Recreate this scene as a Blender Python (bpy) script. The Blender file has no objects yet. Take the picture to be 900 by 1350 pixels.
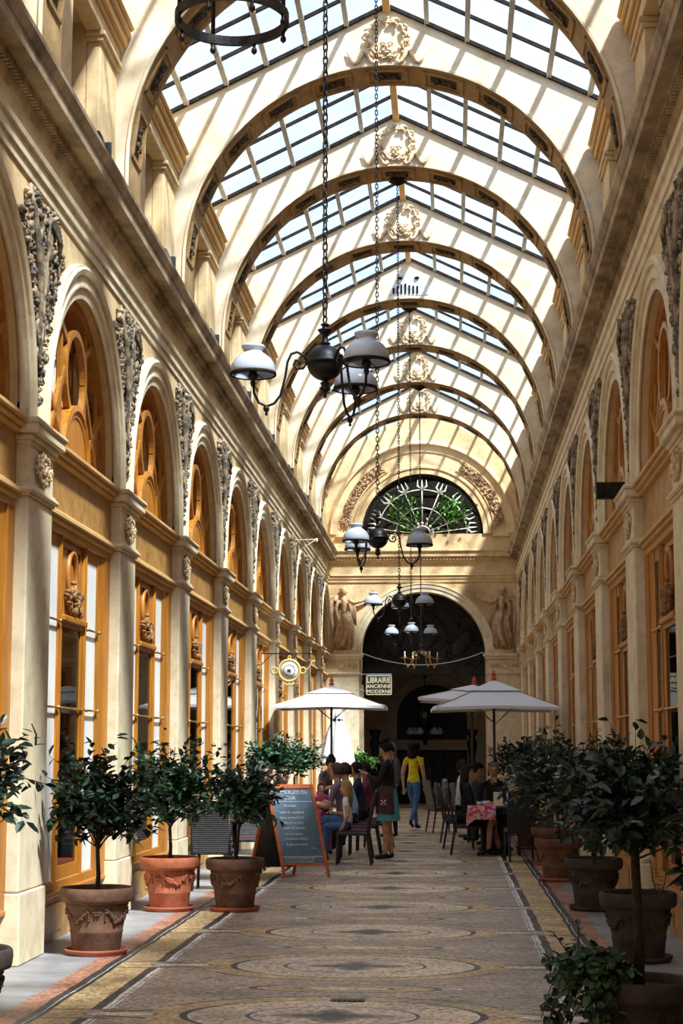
import bpy, bmesh, math, random
from mathutils import Vector, Matrix, noise, Euler
PI = math.pi
S = bpy.context.scene
COL = S.collection
rnd = random.Random(7)

# ------------------------------------------------------------------ materials
class NX:
    """tiny expression builder on top of math nodes"""
    def __init__(s, nt, sock): s.nt, s.s = nt, sock
    def _b(s, op, a, b=None, c=None):
        n = s.nt.nodes.new('ShaderNodeMath'); n.operation = op
        for i, q in enumerate((a, b, c)):
            if q is None: continue
            if isinstance(q, NX): s.nt.links.new(q.s, n.inputs[i])
            else: n.inputs[i].default_value = q
        return NX(s.nt, n.outputs[0])
    def __add__(s, o): return s._b('ADD', s, o)
    __radd__ = __add__
    def __sub__(s, o): return s._b('SUBTRACT', s, o)
    def __rsub__(s, o): return s._b('SUBTRACT', o, s)
    def __mul__(s, o): return s._b('MULTIPLY', s, o)
    __rmul__ = __mul__
    def __truediv__(s, o): return s._b('DIVIDE', s, o)
    def lt(s, o): return s._b('LESS_THAN', s, o)
    def gt(s, o): return s._b('GREATER_THAN', s, o)
    def abs(s): return s._b('ABSOLUTE', s)
    def sqrt(s): return s._b('SQRT', s)
    def mod(s, o): return s._b('FLOORED_MODULO', s, o)
    def max(s, o): return s._b('MAXIMUM', s, o)
    def min(s, o): return s._b('MINIMUM', s, o)
    def band(s, a, b): return s.gt(a) * s.lt(b)
    def pw(s, o): return s._b('POWER', s, o)
    def cos(s): return s._b('COSINE', s)
    def atan2(s, o): return s._b('ARCTAN2', s, o)

MATS = {}
def newmat(name):
    m = bpy.data.materials.new(name); m.use_nodes = True
    MATS[name] = m
    return m, m.node_tree, m.node_tree.nodes['Principled BSDF']
def pos(nt): return nt.nodes.new('ShaderNodeNewGeometry').outputs['Position']
def noise_tex(nt, scale, detail=4, vec=None, rough=0.55):
    n = nt.nodes.new('ShaderNodeTexNoise'); n.inputs['Scale'].default_value = scale
    n.inputs['Detail'].default_value = detail; n.inputs['Roughness'].default_value = rough
    nt.links.new(vec or pos(nt), n.inputs['Vector'])
    return n.outputs['Fac']
def ramp(nt, fac, stops):
    r = nt.nodes.new('ShaderNodeValToRGB'); e = r.color_ramp.elements
    while len(e) < len(stops): e.new(0.5)
    for i, (p, c) in enumerate(stops): e[i].position = p; e[i].color = (*c, 1)
    nt.links.new(fac, r.inputs[0])
    return r.outputs[0]
def mixc(nt, fac, a, b, mode='MIX'):
    n = nt.nodes.new('ShaderNodeMix'); n.data_type = 'RGBA'; n.blend_type = mode
    for q, i in ((fac, 0), (a, 6), (b, 7)):
        if isinstance(q, NX): q = q.s
        if isinstance(q, (int, float)): n.inputs[i].default_value = q
        elif isinstance(q, tuple): n.inputs[i].default_value = (*q, 1)
        else: nt.links.new(q, n.inputs[i])
    return n.outputs[2]
def bump(nt, b, h, strength=0.3, dist=0.01):
    n = nt.nodes.new('ShaderNodeBump'); n.inputs['Strength'].default_value = strength
    n.inputs['Distance'].default_value = dist
    nt.links.new(h, n.inputs['Height']); nt.links.new(n.outputs[0], b.inputs['Normal'])
def two_tone(name, c1, c2, scale=3, rough=.7, metal=0, bs=.25, bscale=None, p=(.35, .7), spec=.4, fine=None, sat=None):
    m, nt, b = newmat(name)
    f = noise_tex(nt, scale, 6, rough=.62)
    col = ramp(nt, f, [(p[0], c1), (p[1], c2)])
    if fine:
        f2 = noise_tex(nt, fine, 5, rough=.7)
        dark = ramp(nt, f2, [(.3, (.72, .70, .68)), (.55, (1, 1, 1))])
        col = mixc(nt, 1.0, col, dark, 'MULTIPLY')
    if sat:   # flaked patches
        col = mixc(nt, NX(nt, noise_tex(nt, .75, 8, rough=.75)).gt(sat), col, (.58, .62, .68))
    nt.links.new(col, b.inputs['Base Color'])
    b.inputs['Roughness'].default_value = rough; b.inputs['Metallic'].default_value = metal
    b.inputs['Specular IOR Level'].default_value = spec
    if bs: bump(nt, b, noise_tex(nt, bscale or scale * 8, 5), bs)
    return m
two_tone('plaster', (.62, .42, .205), (.76, .575, .325), .9, .85, fine=5, bs=.3, bscale=14, p=(.3, .65))
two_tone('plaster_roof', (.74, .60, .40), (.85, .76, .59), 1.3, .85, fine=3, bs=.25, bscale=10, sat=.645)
two_tone('plaster_pale', (.73, .60, .38), (.83, .72, .51), 1.1, .75, fine=4, bs=.2, bscale=12)
two_tone('plaster_deep', (.56, .33, .115), (.68, .44, .18), 2, .8, bs=.2)
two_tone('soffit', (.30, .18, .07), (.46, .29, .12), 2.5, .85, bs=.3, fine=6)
two_tone('cornice_stone', (.20, .14, .085), (.52, .39, .24), 1.7, .8, fine=6, p=(.35, .6))
two_tone('relief_grey', (.09, .075, .06), (.56, .42, .26), 8, .8, bs=.5, bscale=40, p=(.42, .68))
two_tone('relief_cream', (.42, .27, .14), (.80, .62, .40), 12, .8, bs=.4, bscale=50, p=(.35, .6))
two_tone('relief_brown', (.30, .17, .09), (.58, .38, .21), 9, .8, bs=.5, bscale=40, p=(.35, .65))
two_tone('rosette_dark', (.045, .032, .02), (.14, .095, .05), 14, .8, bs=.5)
two_tone('marbled_panel', (.34, .17, .045), (.56, .31, .09), 5, .45, bs=.05, fine=9)
two_tone('render_blue', (.55, .60, .66), (.80, .84, .88), 8, .9, p=(.4, .6))
two_tone('black_iron', (.012, .012, .013), (.035, .033, .032), 20, .42, .6, bs=.15)
two_tone('dark_metal', (.012, .010, .008), (.04, .03, .022), 9, .8, 0, bs=.1, spec=.08)
two_tone('relief_wood', (.13, .06, .02), (.42, .22, .08), 14, .6, bs=.3)
two_tone('relief_figure', (.38, .24, .13), (.64, .45, .27), 9, .8, bs=.4, bscale=40, p=(.35, .65))
two_tone('purlin_paint', (.34, .33, .30), (.56, .54, .48), 6, .7, bs=.1)
two_tone('brass', (.45, .28, .08), (.75, .52, .2), 15, .35, .9, bs=0)
two_tone('terracotta_red', (.34, .085, .035), (.50, .155, .07), 7, .8, fine=18, bs=.3)
two_tone('terracotta_brown', (.11, .055, .033), (.235, .115, .068), 6, .85, fine=16, bs=.35)
two_tone('terracotta_dark', (.035, .027, .023), (.085, .058, .045), 6, .85, fine=16, bs=.35)
two_tone('terracotta_saucer', (.36, .09, .045), (.48, .15, .08), 9, .7, bs=.2)
two_tone('soil', (.02, .013, .008), (.06, .04, .025), 30, .95, bs=.8)
two_tone('bark', (.02, .014, .009), (.055, .038, .023), 30, .9, bs=.5)
two_tone('white_canvas', (.80, .80, .80), (.88, .88, .87), 3, .85, bs=.05)
two_tone('red_paint', (.55, .05, .02), (.7, .1, .04), 5, .4, bs=0)
two_tone('red_wood', (.48, .09, .02), (.66, .17, .04), 9, .5, bs=.1)
two_tone('dark_wood', (.05, .02, .012), (.12, .05, .03), 9, .5, bs=.1)
two_tone('pale_wood', (.30, .20, .09), (.46, .33, .17), 9, .6, bs=.1)
two_tone('chalkboard', (.075, .13, .19), (.17, .25, .33), 7, .7, bs=.03, p=(.3, .75))
two_tone('chalk', (.75, .75, .75), (.9, .9, .9), 5, .9, bs=0)
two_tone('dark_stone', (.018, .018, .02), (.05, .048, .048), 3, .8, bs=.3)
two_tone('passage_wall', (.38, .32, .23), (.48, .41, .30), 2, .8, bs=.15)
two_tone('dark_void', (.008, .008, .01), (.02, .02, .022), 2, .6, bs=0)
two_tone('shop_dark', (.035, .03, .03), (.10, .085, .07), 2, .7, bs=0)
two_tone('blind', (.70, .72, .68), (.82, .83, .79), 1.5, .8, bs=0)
two_tone('frosted_pane', (.80, .83, .80), (.88, .90, .87), 1.5, .25, bs=0)
two_tone('grey_fabric', (.20, .20, .19), (.33, .33, .30), 12, .9, bs=.2)
two_tone('cream_paint', (.72, .62, .38), (.80, .70, .46), 5, .6, bs=0)
two_tone('gold_paint', (.60, .42, .12), (.72, .53, .2), 5, .5, bs=0)
two_tone('sign_dark', (.012, .02, .014), (.02, .03, .022), 4, .5, bs=0)
two_tone('grey_case', (.22, .24, .26), (.38, .40, .42), 8, .5, .2, bs=0)
two_tone('white_case', (.62, .62, .60), (.78, .78, .75), 8, .5, bs=0)
two_tone('porcelain', (.8, .8, .8), (.85, .85, .84), 8, .25, bs=0)
two_tone('old_iron_white', (.52, .50, .40), (.72, .70, .60), 18, .6, bs=.2)
two_tone('redware', (.5, .05, .03), (.6, .09, .05), 8, .6, bs=0)
# people
def flat(name, c, r=.8, v=.25, sc=14):
    c2 = tuple(min(1, x * (1 + v)) for x in c); c1 = tuple(x * (1 - v) for x in c)
    return two_tone(name, c1, c2, sc, r, bs=.15, bscale=60)
for nm, c in dict(skin=(.60, .33, .21), skin_pale=(.72, .44, .32), skin_dark=(.33, .17, .10), cloth_black=(.012, .012, .014), cloth_teal=(.10, .42, .42),
                  cloth_apron=(.09, .035, .032), cloth_yellow=(.82, .66, .02), cloth_jeans=(.07, .17, .38), cloth_maroon=(.22, .03, .06),
                  cloth_lightblue=(.42, .58, .80), cloth_greypurple=(.20, .15, .19), cloth_white=(.78, .78, .80), cloth_pink=(.75, .10, .28),
                  cloth_navy=(.02, .025, .06), cloth_bluegrey=(.22, .28, .42), cloth_grey=(.16, .16, .17), hair_black=(.012, .009, .008),
                  hair_brown=(.045, .022, .012), hair_blond=(.42, .27, .10), hair_grey=(.16, .15, .145), hair_dark=(.022, .014, .01),
                  shoe=(.02, .016, .014), lips=(.45, .12, .1), cushion=(.10, .025, .03)).items():
    flat(nm, c, .85 if 'hair' not in nm else .6)
    if 'hair' in nm: MATS[nm].node_tree.nodes['Principled BSDF'].inputs['Specular IOR Level'].default_value = .12

def wood(name, c1, c2, rough=.4):
    m, nt, b = newmat(name)
    mp = nt.nodes.new('ShaderNodeMapping'); mp.inputs['Scale'].default_value = (14, 14, .9)
    nt.links.new(pos(nt), mp.inputs[0])
    f = noise_tex(nt, 2.2, 6, mp.outputs[0])
    nt.links.new(ramp(nt, f, [(.3, c1), (.7, c2)]), b.inputs['Base Color'])
    b.inputs['Roughness'].default_value = rough
    bump(nt, b, f, .12, .004)
wood('orange_wood', (.30, .095, .010), (.52, .215, .022))
wood('frame_wood', (.30, .105, .018), (.52, .22, .04))

def leafmat(name, c1, c2, r=.38, spec=.5):
    m, nt, b = newmat(name)
    f = noise_tex(nt, 9, 3)
    nt.links.new(ramp(nt, f, [(.35, c1), (.68, c2)]), b.inputs['Base Color'])
    b.inputs['Roughness'].default_value = r
    b.inputs['Specular IOR Level'].default_value = spec
leafmat('leaf_dark', (.008, .020, .011), (.030, .065, .033))
leafmat('leaf_mid', (.014, .042, .018), (.05, .13, .055))
leafmat('leaf_bright', (.05, .20, .02), (.16, .42, .06))
leafmat('leaf_ivy', (.015, .035, .012), (.06, .13, .04), .45)

def rattan():
    m, nt, b = newmat('rattan')
    w = nt.nodes.new('ShaderNodeTexWave'); w.wave_type = 'BANDS'; w.bands_direction = 'Z'
    w.inputs['Scale'].default_value = 14; w.inputs['Distortion'].default_value = 2.5; w.inputs['Detail Scale'].default_value = 6
    tc = nt.nodes.new('ShaderNodeTexCoord'); nt.links.new(tc.outputs['Object'], w.inputs[0])
    nt.links.new(ramp(nt, w.outputs['Fac'], [(.2, (.012, .012, .012)), (.9, (.06, .06, .058))]), b.inputs['Base Color'])
    b.inputs['Roughness'].default_value = .45
    bump(nt, b, w.outputs['Fac'], .6, .01)
rattan()
def tablecloth():
    m, nt, b = newmat('patterned_cloth')
    v = nt.nodes.new('ShaderNodeTexVoronoi'); v.inputs['Scale'].default_value = 24
    nt.links.new(pos(nt), v.inputs['Vector'])
    sp = nt.nodes.new('ShaderNodeSeparateColor'); nt.links.new(v.outputs['Color'], sp.inputs[0])
    nt.links.new(ramp(nt, sp.outputs[0], [(.0, (.6, .03, .10)), (.3, (.75, .12, .05)), (.5, (.80, .55, .3)), (.7, (.7, .05, .3)), (.9, (.75, .6, .65))]), b.inputs['Base Color'])
    b.inputs['Roughness'].default_value = .8
tablecloth()
def shademat():
    m, nt, b = newmat('opal_shade')
    b.inputs['Base Color'].default_value = (.46, .52, .60, 1); b.inputs['Roughness'].default_value = .18
    b.inputs['Subsurface Weight'].default_value = .0
    b.inputs['Specular IOR Level'].default_value = .6
shademat()
def glass(name, tint, gl=.12, rough=.02):
    m, nt, b = newmat(name); nt.nodes.remove(b)
    out = nt.nodes['Material Output']
    t = nt.nodes.new('ShaderNodeBsdfTransparent'); t.inputs[0].default_value = (*tint, 1)
    g = nt.nodes.new('ShaderNodeBsdfGlossy'); g.inputs['Roughness'].default_value = rough
    fr = nt.nodes.new('ShaderNodeFresnel'); fr.inputs[0].default_value = 1.5
    mx = nt.nodes.new('ShaderNodeMixShader')
    x = NX(nt, fr.outputs[0]) * .9 + gl
    nt.links.new(x.s, mx.inputs[0]); nt.links.new(t.outputs[0], mx.inputs[1]); nt.links.new(g.outputs[0], mx.inputs[2])
    nt.links.new(mx.outputs[0], out.inputs[0])
glass('window_glass', (.92, .95, .95), .05)
glass('dark_glass', (.30, .33, .35), .05)
def skyglass():
    m, nt, b = newmat('roof_glass'); nt.nodes.remove(b)
    out = nt.nodes['Material Output']
    t = nt.nodes.new('ShaderNodeBsdfTransparent')
    f = noise_tex(nt, 1.6, 6, rough=.65)
    nt.links.new(ramp(nt, f, [(.35, (.56, .67, .84)), (.65, (.70, .80, .94))]), t.inputs[0])
    d = nt.nodes.new('ShaderNodeBsdfTranslucent'); d.inputs[0].default_value = (.86, .90, .97, 1)
    mx = nt.nodes.new('ShaderNodeMixShader'); mx.inputs[0].default_value = .06
    nt.links.new(t.outputs[0], mx.inputs[1]); nt.links.new(d.outputs[0], mx.inputs[2]); nt.links.new(mx.outputs[0], out.inputs[0])
skyglass()

def floormat():
    m, nt, b = newmat('mosaic_floor')
    sp = nt.nodes.new('ShaderNodeSeparateXYZ'); nt.links.new(pos(nt), sp.inputs[0])
    X = NX(nt, sp.outputs[0]); Y = NX(nt, sp.outputs[1])
    wob = NX(nt, noise_tex(nt, 2.0, 2)) * .05 - .025
    X0 = X; X = X + wob
    ax = X.abs()
    s = 2.39
    v = ((Y - 13.0 + s / 2).mod(s)) - s / 2          # along the gallery, medallion centre = 0
    w = ((Y - 13.0).mod(s)) - s / 2                  # centre = halfway between medallions
    vy = v * 1.38
    r = (X * X + vy * vy).sqrt()
    wy = w * 3.4
    l = (X * X + wy * wy).sqrt()
    bx = ax - 1.30
    side = (bx * bx + (v * 3.6) * (v * 3.6)).sqrt()
    base = (.47, .39, .32); tan = (.63, .47, .25); dark = (.055, .052, .055); pale = (.80, .66, .50); white = (.85, .85, .83); red = (.42, .22, .15); slab = (.30, .30, .31)
    # bands in front of base
    vor = nt.nodes.new('ShaderNodeTexVoronoi'); vor.inputs['Scale'].default_value = 42
    nt.links.new(pos(nt), vor.inputs['Vector'])
    col = base
    col = mixc(nt, ax.gt(1.52), col, tan)
    # ogee bands joining medallions to the side ovals
    og = (v.abs() * 1.38 - (ax - .80) * -.0)
    cur = (v.abs() - (1.42 - ax) * (1.42 - ax) * .62)
    col = mixc(nt, cur.lt(.10) * ax.band(.7, 1.42), col, tan)
    col = mixc(nt, cur.band(.08, .12) * ax.band(.7, 1.42), col, dark)
    col = mixc(nt, r.lt(1.14), col, tan)
    col = mixc(nt, r.band(1.11, 1.14) * ax.lt(1.0), col, dark)
    rx = ((X.abs() + .05) * (X.abs() + .05) + vy * vy * 1.15).sqrt()
    col = mixc(nt, rx.lt(.98), col, dark)
    col = mixc(nt, r.lt(.88), col, white)
    col = mixc(nt, r.lt(.865), col, pale)
    col = mixc(nt, r.lt(.53), col, dark)
    col = mixc(nt, r.lt(.505), col, white)
    col = mixc(nt, r.lt(.48), col, pale)
    ang = (vy.atan2(X) * 4.0).cos()
    col = mixc(nt, (r * (1.1 - ang * .30)).lt(.30), col, (.30, .25, .20))
    ang2 = (vy.atan2(X) * 4.0).cos()
    col = mixc(nt, (r * (1.1 - ang2 * .38)).lt(.18), col, dark)
    # small lenses between
    col = mixc(nt, l.lt(.66), col, dark)
    col = mixc(nt, l.lt(.60), col, tan)
    col = mixc(nt, l.lt(.34), col, dark)
    col = mixc(nt, l.lt(.30), col, pale)
    wb = (((ax - .72) * (ax - .72)) * 3 + wy * wy).sqrt()
    col = mixc(nt, wb.lt(.12), col, white)
    col = mixc(nt, side.lt(.24), col, dark)
    col = mixc(nt, side.lt(.21), col, white)
    col = mixc(nt, side.lt(.14), col, pale)
    # border bands
    seg = v.abs().gt(.18)
    col = mixc(nt, ax.band(1.40, 1.455) * seg, col, white)
    col = mixc(nt, ax.band(1.415, 1.422) * seg, col, dark)
    col = mixc(nt, ax.band(1.455, 1.52) * seg, col, dark)
    col = mixc(nt, v.abs().band(.16, .19) * ax.band(1.3, 1.76), col, dark)
    col = mixc(nt, ax.gt(1.76), col, dark)
    col = mixc(nt, ax.band(1.795, 1.802), col, white)
    col = mixc(nt, ax.gt(1.86), col, red)
    col = mixc(nt, ax.gt(2.01), col, slab)
    spc = nt.nodes.new('ShaderNodeSeparateColor'); nt.links.new(vor.outputs['Color'], spc.inputs[0])
    jit = ramp(nt, spc.outputs[0], [(0, (.45, .43, .42)), (.5, (1, .97, .93)), (1, (1.45, 1.4, 1.35))])
    mos = mixc(nt, 1.0, col, jit, 'MULTIPLY')
    col = mixc(nt, ax.gt(2.01), mos, col)
    worn = ramp(nt, noise_tex(nt, 1.1, 6, rough=.7), [(.3, (.55, .55, .58)), (.62, (1.15, 1.1, 1.02))])
    col = mixc(nt, 1.0, col, worn, 'MULTIPLY')
    # slab joints
    jn = (Y.mod(1.25)).lt(.012) * ax.gt(2.01)
    col = mixc(nt, jn, col, (.10, .09, .08))
    nt.links.new(col, b.inputs['Base Color'])
    rr = ramp(nt, noise_tex(nt, 2.5, 4), [(.3, (.32, .32, .32)), (.7, (.55, .55, .55))])
    nt.links.new(rr, b.inputs['Roughness'])
    b.inputs['Specular IOR Level'].default_value = .35
    bump(nt, b, vor.outputs['Distance'], .25, .004)
floormat()

# ------------------------------------------------------------------ mesh builder
class MB:
    def __init__(s): s.v = []; s.f = []; s.m = []; s.sm = []
    def add(s, vs, fs, m=0, smooth=False, M=None):
        o = len(s.v)
        s.v += [tuple(M @ Vector(p)) for p in vs] if M is not None else [tuple(p) for p in vs]
        for f in fs: s.f.append([o + i for i in f]); s.m.append(m); s.sm.append(smooth)
        return s
    def box(s, x0, x1, y0, y1, z0, z1, m=0, M=None, bev=0):
        if x0 > x1: x0, x1 = x1, x0
        if y0 > y1: y0, y1 = y1, y0
        if z0 > z1: z0, z1 = z1, z0
        if bev:
            b = min(bev, (x1 - x0) * .45, (y1 - y0) * .45, (z1 - z0) * .45)
            pts = [(x0 + b, y0), (x1 - b, y0), (x1, y0 + b), (x1, y1 - b), (x1 - b, y1), (x0 + b, y1), (x0, y1 - b), (x0, y0 + b)]
            ins = [(x0 + b, y0 + b), (x1 - b, y0 + b), (x1 - b, y0 + b), (x1 - b, y1 - b), (x1 - b, y1 - b), (x0 + b, y1 - b), (x0 + b, y1 - b), (x0 + b, y0 + b)]
            vs = [(*p, z0) for p in ins] + [(*p, z0 + b) for p in pts] + [(*p, z1 - b) for p in pts] + [(*p, z1) for p in ins]
            fs = [list(range(7, -1, -1)), [24 + i for i in range(8)]]
            for k in range(3):
                for i in range(8):
                    j = (i + 1) % 8; fs.append([k * 8 + i, k * 8 + j, k * 8 + 8 + j, k * 8 + 8 + i])
            return s.add(vs, fs, m, False, M)
        vs = [(x, y, z) for x in (x0, x1) for y in (y0, y1) for z in (z0, z1)]
        return s.add(vs, [(0, 1, 3, 2), (4, 6, 7, 5), (0, 4, 5, 1), (2, 3, 7, 6), (0, 2, 6, 4), (1, 5, 7, 3)], m, False, M)
    def prism(s, poly, a0, a1, ax='y', m=0, M=None):
        """poly in the two other axes; ax extrusion axis"""
        def P(q, a):
            return {'y': (q[0], a, q[1]), 'x': (a, q[0], q[1]), 'z': (q[0], q[1], a)}[ax]
        n = len(poly)
        vs = [P(q, a0) for q in poly] + [P(q, a1) for q in poly]
        fs = [list(range(n)), list(range(2 * n - 1, n - 1, -1))] + [[i, (i + 1) % n, n + (i + 1) % n, n + i] for i in range(n)]
        return s.add(vs, fs, m, False, M)
    def tube(s, pts, r, n=8, m=0, M=None, closed=False, smooth=True, squash=None):
        pts = [Vector(p) for p in pts]; k = len(pts)
        rs = r if isinstance(r, (list, tuple)) else [r] * k
        vs = []; up = None
        for i, p in enumerate(pts):
            if closed: t = pts[(i + 1) % k] - pts[i - 1]
            else: t = pts[min(i + 1, k - 1)] - pts[max(i - 1, 0)]
            if t.length < 1e-9: t = Vector((0, 0, 1))
            t.normalize()
            if up is None:
                up = Vector((0, 0, 1)) if abs(t.z) < .9 else Vector((1, 0, 0))
            a = t.cross(up)
            if a.length < 1e-6: a = t.orthogonal()
            a.normalize(); b = a.cross(t); b.normalize(); up = b
            for j in range(n):
                q = 2 * PI * j / n
                vs.append(p + a * math.cos(q) * rs[i] + b * math.sin(q) * rs[i] * (squash or 1))
        fs = []
        for i in range(k if closed else k - 1):
            i2 = (i + 1) % k
            for j in range(n):
                j2 = (j + 1) % n; fs.append([i * n + j, i * n + j2, i2 * n + j2, i2 * n + j])
        if not closed: fs += [list(range(n - 1, -1, -1)), [(k - 1) * n + j for j in range(n)]]
        return s.add(vs, fs, m, smooth, M)
    def lathe(s, prof, n=24, m=0, M=None, smooth=True, c=(0, 0, 0), cap=True):
        if prof[0] == prof[-1]: cap = False
        vs = []; fs = []
        for r, z in prof:
            for j in range(n):
                q = 2 * PI * j / n; vs.append((c[0] + r * math.cos(q), c[1] + r * math.sin(q), c[2] + z))
        for i in range(len(prof) - 1):
            for j in range(n):
                j2 = (j + 1) % n; fs.append([i * n + j, i * n + j2, (i + 1) * n + j2, (i + 1) * n + j])
        if cap and prof[0][0] > 1e-6: fs.append(list(range(n - 1, -1, -1)))
        if cap and prof[-1][0] > 1e-6: fs.append([(len(prof) - 1) * n + j for j in range(n)])
        return s.add(vs, fs, m, smooth, M)
    def ell(s, c, r, M=None, m=0, nu=8, nv=5):
        """ellipsoid; r=(rx,ry,rz)"""
        vs = [(0, 0, -1)]; fs = []
        for i in range(1, nv):
            ph = -PI / 2 + PI * i / nv
            for j in range(nu):
                q = 2 * PI * j / nu; vs.append((math.cos(ph) * math.cos(q), math.cos(ph) * math.sin(q), math.sin(ph)))
        vs.append((0, 0, 1)); top = len(vs) - 1
        for j in range(nu): fs.append([0, 1 + (j + 1) % nu, 1 + j]); fs.append([top, top - nu + j, top - nu + (j + 1) % nu])
        for i in range(nv - 2):
            for j in range(nu):
                a = 1 + i * nu + j; b = 1 + i * nu + (j + 1) % nu; fs.append([a, b, b + nu, a + nu])
        T = Matrix.Translation(c) @ (M or Matrix.Identity(4)) @ Matrix.Diagonal((r[0], r[1], r[2], 1))
        return s.add(vs, fs, m, True, T)
    def sweep(s, path, nrm, prof, m=0, f=None, smooth=False, closed=False):
        """path: 2D points, nrm: 2D normals; prof: (off, proj). vertex = f(u, z, proj)"""
        n = len(prof); vs = []; fs = []
        for (u, z), (a, b) in zip(path, nrm):
            for off, pr in prof: vs.append(f(u + a * off, z + b * off, pr))
        k = len(path)
        for i in range(k if closed else k - 1):
            i2 = (i + 1) % k
            for j in range(n - 1): fs.append([i * n + j, i * n + j + 1, i2 * n + j + 1, i2 * n + j])
        return s.add(vs, fs, m, smooth)
    def map(s, fn): s.v = [tuple(fn(*p)) for p in s.v]; return s
    def build(s, name, mats, parent=None, loc=None, rot=None, fixn=True):
        me = bpy.data.meshes.new(name)
        me.from_pydata([tuple(p) for p in s.v], [], s.f)
        if isinstance(mats, str): mats = [mats]
        for q in mats: me.materials.append(MATS[q])
        me.polygons.foreach_set('material_index', s.m)
        me.polygons.foreach_set('use_smooth', s.sm)
        if fixn:
            bm = bmesh.new(); bm.from_mesh(me)
            bmesh.ops.recalc_face_normals(bm, faces=bm.faces); bm.to_mesh(me); bm.free()
        me.update()
        o = bpy.data.objects.new(name, me); COL.objects.link(o)
        if parent: o.parent = parent
        if loc: o.location = loc
        if rot: o.rotation_euler = rot
        return o

def tag(o, label=None, cat=None, group=None, kind=None):
    if label: o['label'] = label
    if cat: o['category'] = cat
    if group: o['group'] = group
    if kind: o['kind'] = kind
    return o
def thing(name, label, cat, loc=(0, 0, 0), rz=0, group=None, kind=None):
    o = bpy.data.objects.new(name, None); COL.objects.link(o)
    o.location = loc; o.rotation_euler = (0, 0, rz); o.empty_display_size = .1
    return tag(o, label, cat, group, kind)
KIDS = {}
def kids(o): return [c for c in bpy.data.objects if c.parent == o]
def dup(root, loc, rz=None, label=None, group=None):
    allk = {}
    for c in bpy.data.objects:
        if c.parent: allk.setdefault(c.parent.name, []).append(c)
    def rec(o, par):
        c = o.copy(); COL.objects.link(c)
        if par: c.parent = par; c.matrix_parent_inverse = o.matrix_parent_inverse.copy()
        for k in allk.get(o.name, []): rec(k, c)
        return c
    r = rec(root, None); r.location = loc
    if rz is not None: r.rotation_euler = (0, 0, rz)
    if label: r['label'] = label
    if group: r['group'] = group
    return r
ORD = ['first', 'second', 'third', 'fourth', 'fifth', 'sixth', 'seventh', 'eighth', 'ninth', 'tenth', 'eleventh', 'twelfth']
W = 2.57        # half width of the gallery at the wall face
B = 3.71        # bay
C0 = 13.2       # centre of first pilaster in view
D = 46.1        # end wall
def capc(k): return C0 + B * k
def arcpath(R, zc, a0=0, a1=180, n=32, leg=None):
    P = []; N = []
    if leg is not None: P.append((R * math.cos(math.radians(a0)), leg)); N.append((1 if a0 == 0 else math.cos(math.radians(a0)), 0))
    for i in range(n + 1):
        a = math.radians(a0 + (a1 - a0) * i / n)
        P.append((R * math.cos(a), zc + R * math.sin(a))); N.append((math.cos(a), math.sin(a)))
    if leg is not None: P.append((R * math.cos(math.radians(a1)), leg)); N.append((-1, 0))
    return P, N
def leafy(mb, pts, rng, size=.05, depth=.05, f=None, m=0):
    """relief carving: many small curled leaves / buds laid over the points"""
    for (u, z) in pts:
        a = rng.uniform(0, PI * 2); L = size * rng.uniform(.6, 1.5); Wd = L * rng.uniform(.3, .55)
        pr = depth * rng.uniform(.35, 1.0)
        t = rng.random()
        if t < .68:
            M = Matrix.Rotation(a, 4, 'Y') @ Matrix.Rotation(rng.uniform(-.5, .5), 4, 'X')
            mb.ell((u, pr, z), (L, depth * .55, Wd), M, m, 6, 4)
        elif t < .85:
            arc = [(u + L * .6 * math.cos(a + q * 1.1) * (1 - q * .12), pr, z + L * .6 * math.sin(a + q * 1.1) * (1 - q * .12)) for q in range(5)]
            mb.tube(arc, L * .22, 5, m)
        else:
            mb.ell((u, pr, z), (L * .45, depth * .6, L * .45), None, m, 6, 4)
# ------------------------------------------------------------------ setting
def struct(o, label, cat): return tag(o, label, cat, kind='structure')
Y_A, Y_Z = -3.0, D
mb = MB(); mb.box(-2.75, 2.75, Y_A, D + .02, -.2, 0); mb.box(-2.2, 2.2, D + .02, 62, -.2, 0)
struct(mb.build('floor', 'mosaic_floor'), 'mosaic floor of circles and bands running the length of the gallery', 'floor')

ZC = 4.25; RO = 1.72; RI = 1.39; ZCAP = 4.13
SIDES = {'left': -1, 'right': 1}
def smap(side):
    return (lambda u, p, z: (p, u, z)) if side == 'left' else (lambda u, p, z: (-p, u, z))
def sloc(side, y): return (-W if side == 'left' else W, y, 0)

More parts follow.
